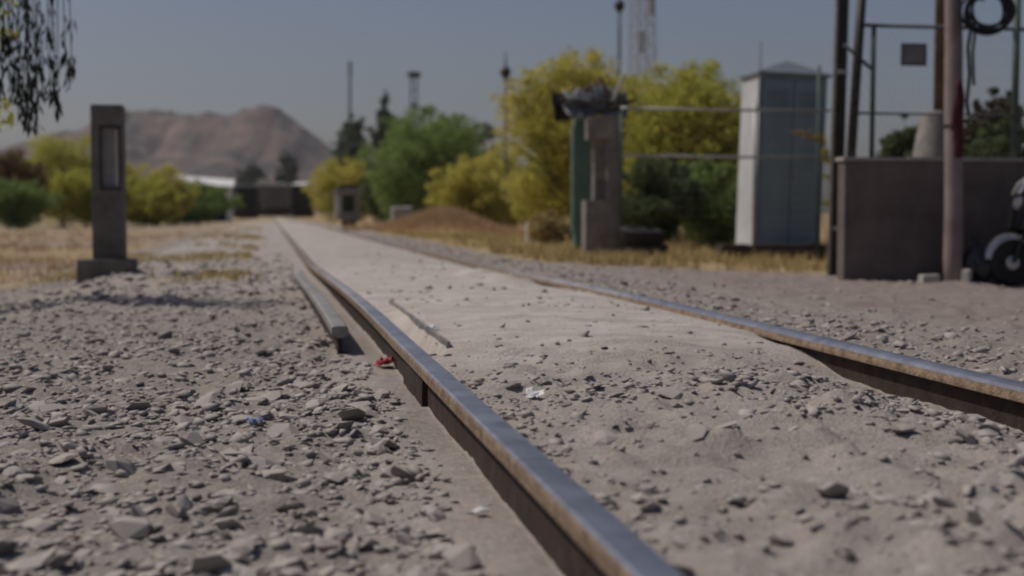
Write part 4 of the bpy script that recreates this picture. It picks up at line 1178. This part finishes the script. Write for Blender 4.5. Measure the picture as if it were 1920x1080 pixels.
# ------------------------------------------------------------------ masts, lamps and poles behind
def lamp_pole(label, px, ytop, yblob, Y, group):
    c = at(px, 420, Y); zb = gz(c.x, Y)
    t = thing('street_lamp', label, 'lamp', (c.x, Y, zb), 0, group)
    h = lambda py: zat(py, Y) - zb
    k = mpp(Y)
    zl = h(yblob)
    MB().lathe([(.09, -.2), (.09, .35), (.055, .4), (.042, zl - 1.1), (.04, zl - 10 * k)], 10).build('shaft', 'mast_dark', t, smooth=True)
    r = 10 * k
    MB().lathe([(.03, zl - 1.3 * r), (.6 * r, zl - r), (r, zl - .2 * r), (r, zl + .2 * r), (.55 * r, zl + .9 * r), (.03, zl + 1.1 * r)], 12).build('lantern', 'black_steel', t, smooth=True)
    MB().tube([(0, 0, zl + r), (0, 0, h(ytop))], [.035, .012], 6).build('finial', 'mast_dark', t)
lamp_pole('lamp pole with a round lantern and spike, left of the yellow tree', 948, 96, 135, 45, 'lamp poles behind the trees')
lamp_pole('taller lamp pole with a dark lantern at the top edge, above the notched pillar', 1160, -18, 10, 45, 'lamp poles behind the trees')
def mast(label, px, ytop, Y, head=False):
    c = at(px, 410, Y); zb = gz(c.x, Y); H = zat(ytop, Y) - zb; k = mpp(Y)
    t = thing('light_mast' if head else 'radio_mast', label, 'mast', (c.x, Y, zb), .2)
    if not head:
        MB().tube([(0, 0, -.3), (.05, 0, H * .5), (.1, 0, H)], [3.2 * k, 2.4 * k, 2.0 * k], 8).build('shaft', 'mast_dark', t)
        for f in (.93, .97): MB().box((.1, 0, H * f), (11 * k, .12, .10)).build('crossarm', 'mast_dark', t)
    else:
        for sx in (-1, 1): MB().tube([(sx * 6 * k, 0, -.3), (sx * 5 * k, 0, H - 10 * k)], 1.6 * k, 6).build('leg', 'mast_dark', t)
        for i in range(12):
            z = H * (i + .5) / 12.6
            MB().tube([(-5.5 * k, 0, z), (5.5 * k, 0, z + H / 13)], .6 * k, 5).build('brace', 'mast_dark', t)
        MB().box((0, 0, H - 6 * k), (22 * k, 1.0, 9 * k)).build('lamp_platform', 'mast_dark', t)
        for sx in (-8, -3, 3, 8): MB().box((sx * k, -.62, H - 5 * k), (3.6 * k, .2, 5 * k)).build('floodlight', 'black_steel', t)
        MB().box((0, 0, H * .80 - 8 * k), (14 * k, .8, 5 * k)).build('lower_platform', 'mast_dark', t)
mast('thin dark mast behind the bluish tree', 656, 114, 126)
mast('two-legged floodlight mast with a flat head above the round green tree', 777, 134, 150, True)
def lattice():
    Y = 150; c = at(1203, 400, Y); zb = gz(c.x, Y); H = 33
    t = thing('lattice_tower', 'pale hazy lattice tower behind the yellow trees, beside the taller lamp pole', 'tower', (c.x, Y, zb), .35)
    w0, w1 = 1.25, .75
    P = lambda sx, sy, f: Vector((sx * (w0 + (w1 - w0) * f), sy * (w0 + (w1 - w0) * f), f * H))
    cs = ((-1, -1), (1, -1), (1, 1), (-1, 1))
    for cx, cy in cs: MB().tube([P(cx, cy, 0), P(cx, cy, 1)], .10, 6).build('leg', 'mast_pale', t)
    n = 15
    for i in range(n):
        for a, b2 in zip(cs, cs[1:] + cs[:1]):
            MB().tube([P(*a, i / n), P(*b2, (i + 1) / n)], .05, 4).build('brace', 'mast_pale', t)
            MB().tube([P(*b2, i / n), P(*a, (i + 1) / n)], .05, 4).build('brace', 'mast_pale', t)
    for sgn in (-1, 1): MB().box((sgn * .5, -.95, H * .62 + sgn * 2), (.5, .3, 2.2)).build('antenna_panel', 'mast_pale', t, bevel=.05)
    MB().tube([(0, 0, H), (0, 0, H + 3)], [.06, .02], 6).build('spike', 'mast_pale', t)
lattice()

# ------------------------------------------------------------------ shed and wagons at the end of the track
def shed():
    Y = 128; a = at(428, 408, Y); zb = gz(a.x, Y)
    t = thing('open_shed', 'low open shed with a white roof and white corner post, left of the wagons', 'shed', (a.x, Y, zb), PSI)
    h = lambda py: zat(py, Y) - zb
    L = 104 * mpp(Y); D = 4.5
    zl, zr = h(344), h(352)
    n = 14
    rise = (zat(334, Y + D) - zat(345, Y)) + .1
    for i in range(n):
        x0, x1 = -L + (L + .5) * i / n, -L + (L + .5) * (i + 1) / n
        z0_, z1_ = zl + (zr - zl) * i / n, zl + (zr - zl) * (i + 1) / n
        up = .03 * (i % 2)
        lo_, hi_ = (-.5, 0.), (D, rise)
        V = []
        for th in (0., .09):
            for (x_, z_) in ((x0, z0_), (x1 - .01, z1_)):
                for (y_, r_) in (lo_, hi_): V.append((x_, y_, z_ + r_ + up + th))
        MB().add(V, [(0, 1, 3, 2), (4, 6, 7, 5), (0, 2, 6, 4), (1, 5, 7, 3), (0, 4, 5, 1), (2, 3, 7, 6)]).build('roof_sheet', 'white_paint', t)
    for x, y, z in ((0.05, 0, zr), (-L + .2, 0, zl), (.05, D - .3, zr), (-L + .2, D - .3, zl), (-L / 2, D - .3, (zl + zr) / 2)):
        MB().box2(x - .2, x + .2, y - .2, y + .2, -.2, z - .02).build('post', 'white_paint', t, bevel=.02)
    MB().box2(-L + .1, -.2, D - .1, D + .05, -.2, zr + .05).build('back_wall', 'wagon_black', t)
    MB().box2(-L + .1, -L + .22, .2, D - .2, -.2, zr).build('side_wall', 'wagon_black', t)
shed()
def wagon(label, px0, px1, ytop, Y, m, roofm, kind):
    k = mpp(Y); c = at((px0 + px1) / 2, 404, Y); zb = gz(c.x, Y)
    t = thing('freight_wagon', label, 'wagon', (c.x, Y, zb), PSI, 'freight wagons at the end of the track')
    W = (px1 - px0) * k * .995; H = zat(ytop, Y) - zb; L = 13
    MB().box2(-W / 2 + .2, W / 2 - .2, .3, L - .3, .75, 1.12).build('underframe', 'rust_and_shade', t)
    for yy in (1.4, 3.2, L - 3.2, L - 1.4):
        ax = MB().tube([(-.8, yy, .46), (.8, yy, .46)], .08, 8).build('axle', 'rust_and_shade', t)
        for sx in (-.75, .75): MB().lathe([(.46, -.06), (.46, .06), (.38, .07), (.1, .05)], 18, Matrix.Translation((sx, yy, .46)) @ Matrix.Rotation(math.pi / 2, 4, 'Y')).build('wheel', 'rust_and_shade', ax)
    MB().box2(-W / 2 + .05, W / 2 - .05, .31, .6, .12, 1.12).build('end_sill', 'rust_and_shade', t)
    MB().box2(-.15, .15, -.5, .31, .8, 1.05).build('coupler', 'rust_and_shade', t, bevel=.03)
    if kind == 'hopper':
        MB().prism([(-W / 2, H - .35), (-W / 2, 1.9), (-W * .3, 1.13), (W * .3, 1.13), (W / 2, 1.9), (W / 2, H - .35)], .4, L).build('body', m, t)
        for i in range(5): x = -W / 2 + W * (i + .5) / 5; MB().box2(x - .07, x + .07, .24, .39, 1.3, H - .4).build('end_rib', roofm, t)
    else:
        MB().box2(-W / 2, W / 2, .3, L, 1.13, H - .35).build('body', m, t, bevel=.04)
        for i in range(4): z = 1.5 + i * (H - 2.2) / 3.4; MB().box2(-W / 2 + .1, W / 2 - .1, .22, .29, z, z + .14).build('end_rib', m, t)
    sec = [(-W / 2 - .06, 0.), (-W * .3, .27), (0, .35), (W * .3, .27), (W / 2 + .06, 0.)]
    V = [(x_, .1 + z_ * 5.5, H - .349 + z_) for x_, z_ in sec] + [(x_, L + .1, H - .349 + z_) for x_, z_ in sec]
    MB().add(V, [(0, 1, 2, 3, 4), (9, 8, 7, 6, 5)] + [(i, 5 + i, 5 + (i + 1) % 5, (i + 1) % 5) for i in range(5)]).build('roof', roofm, t)
    for sx in (-1, 1):
        lad = MB().box2(sx * W * .42 - .03, sx * W * .42 + .03, .12, .18, 1.2, H - .5).build('ladder_rail', 'galvanised', t)
wagon('black boxcar standing end-on beside the white corner post', 437, 487, 345, 186, 'wagon_black', 'wagon_black', 'box')
wagon('grey hopper wagon standing end-on at the end of the track', 487, 546, 342, 183, 'wagon_grey', 'wagon_grey', 'hopper')
wagon('dark brown boxcar with pale roof, rightmost of the three wagons', 546, 590, 341, 187, 'wagon_brown', 'white_paint', 'box')

# ------------------------------------------------------------------ haze
hz = MB().box((0, 0, 76), (5400, 5400, 160)).build('haze', 'mast_pale')
hm = bpy.data.materials.new('haze_air'); hm.use_nodes = True
t_ = hm.node_tree; t_.nodes.remove(t_.nodes['Principled BSDF'])
pv = t_.nodes.new('ShaderNodeVolumePrincipled')
pv.inputs['Color'].default_value = (.93, .95, 1, 1)
pv.inputs['Density'].default_value = .00013
pv.inputs['Anisotropy'].default_value = .3
t_.links.new(pv.outputs[0], t_.nodes['Material Output'].inputs['Volume'])
hz.data.materials.clear(); hz.data.materials.append(hm)
tag(hz, 'thin pale haze in the air over the whole place', 'haze', kind='stuff')
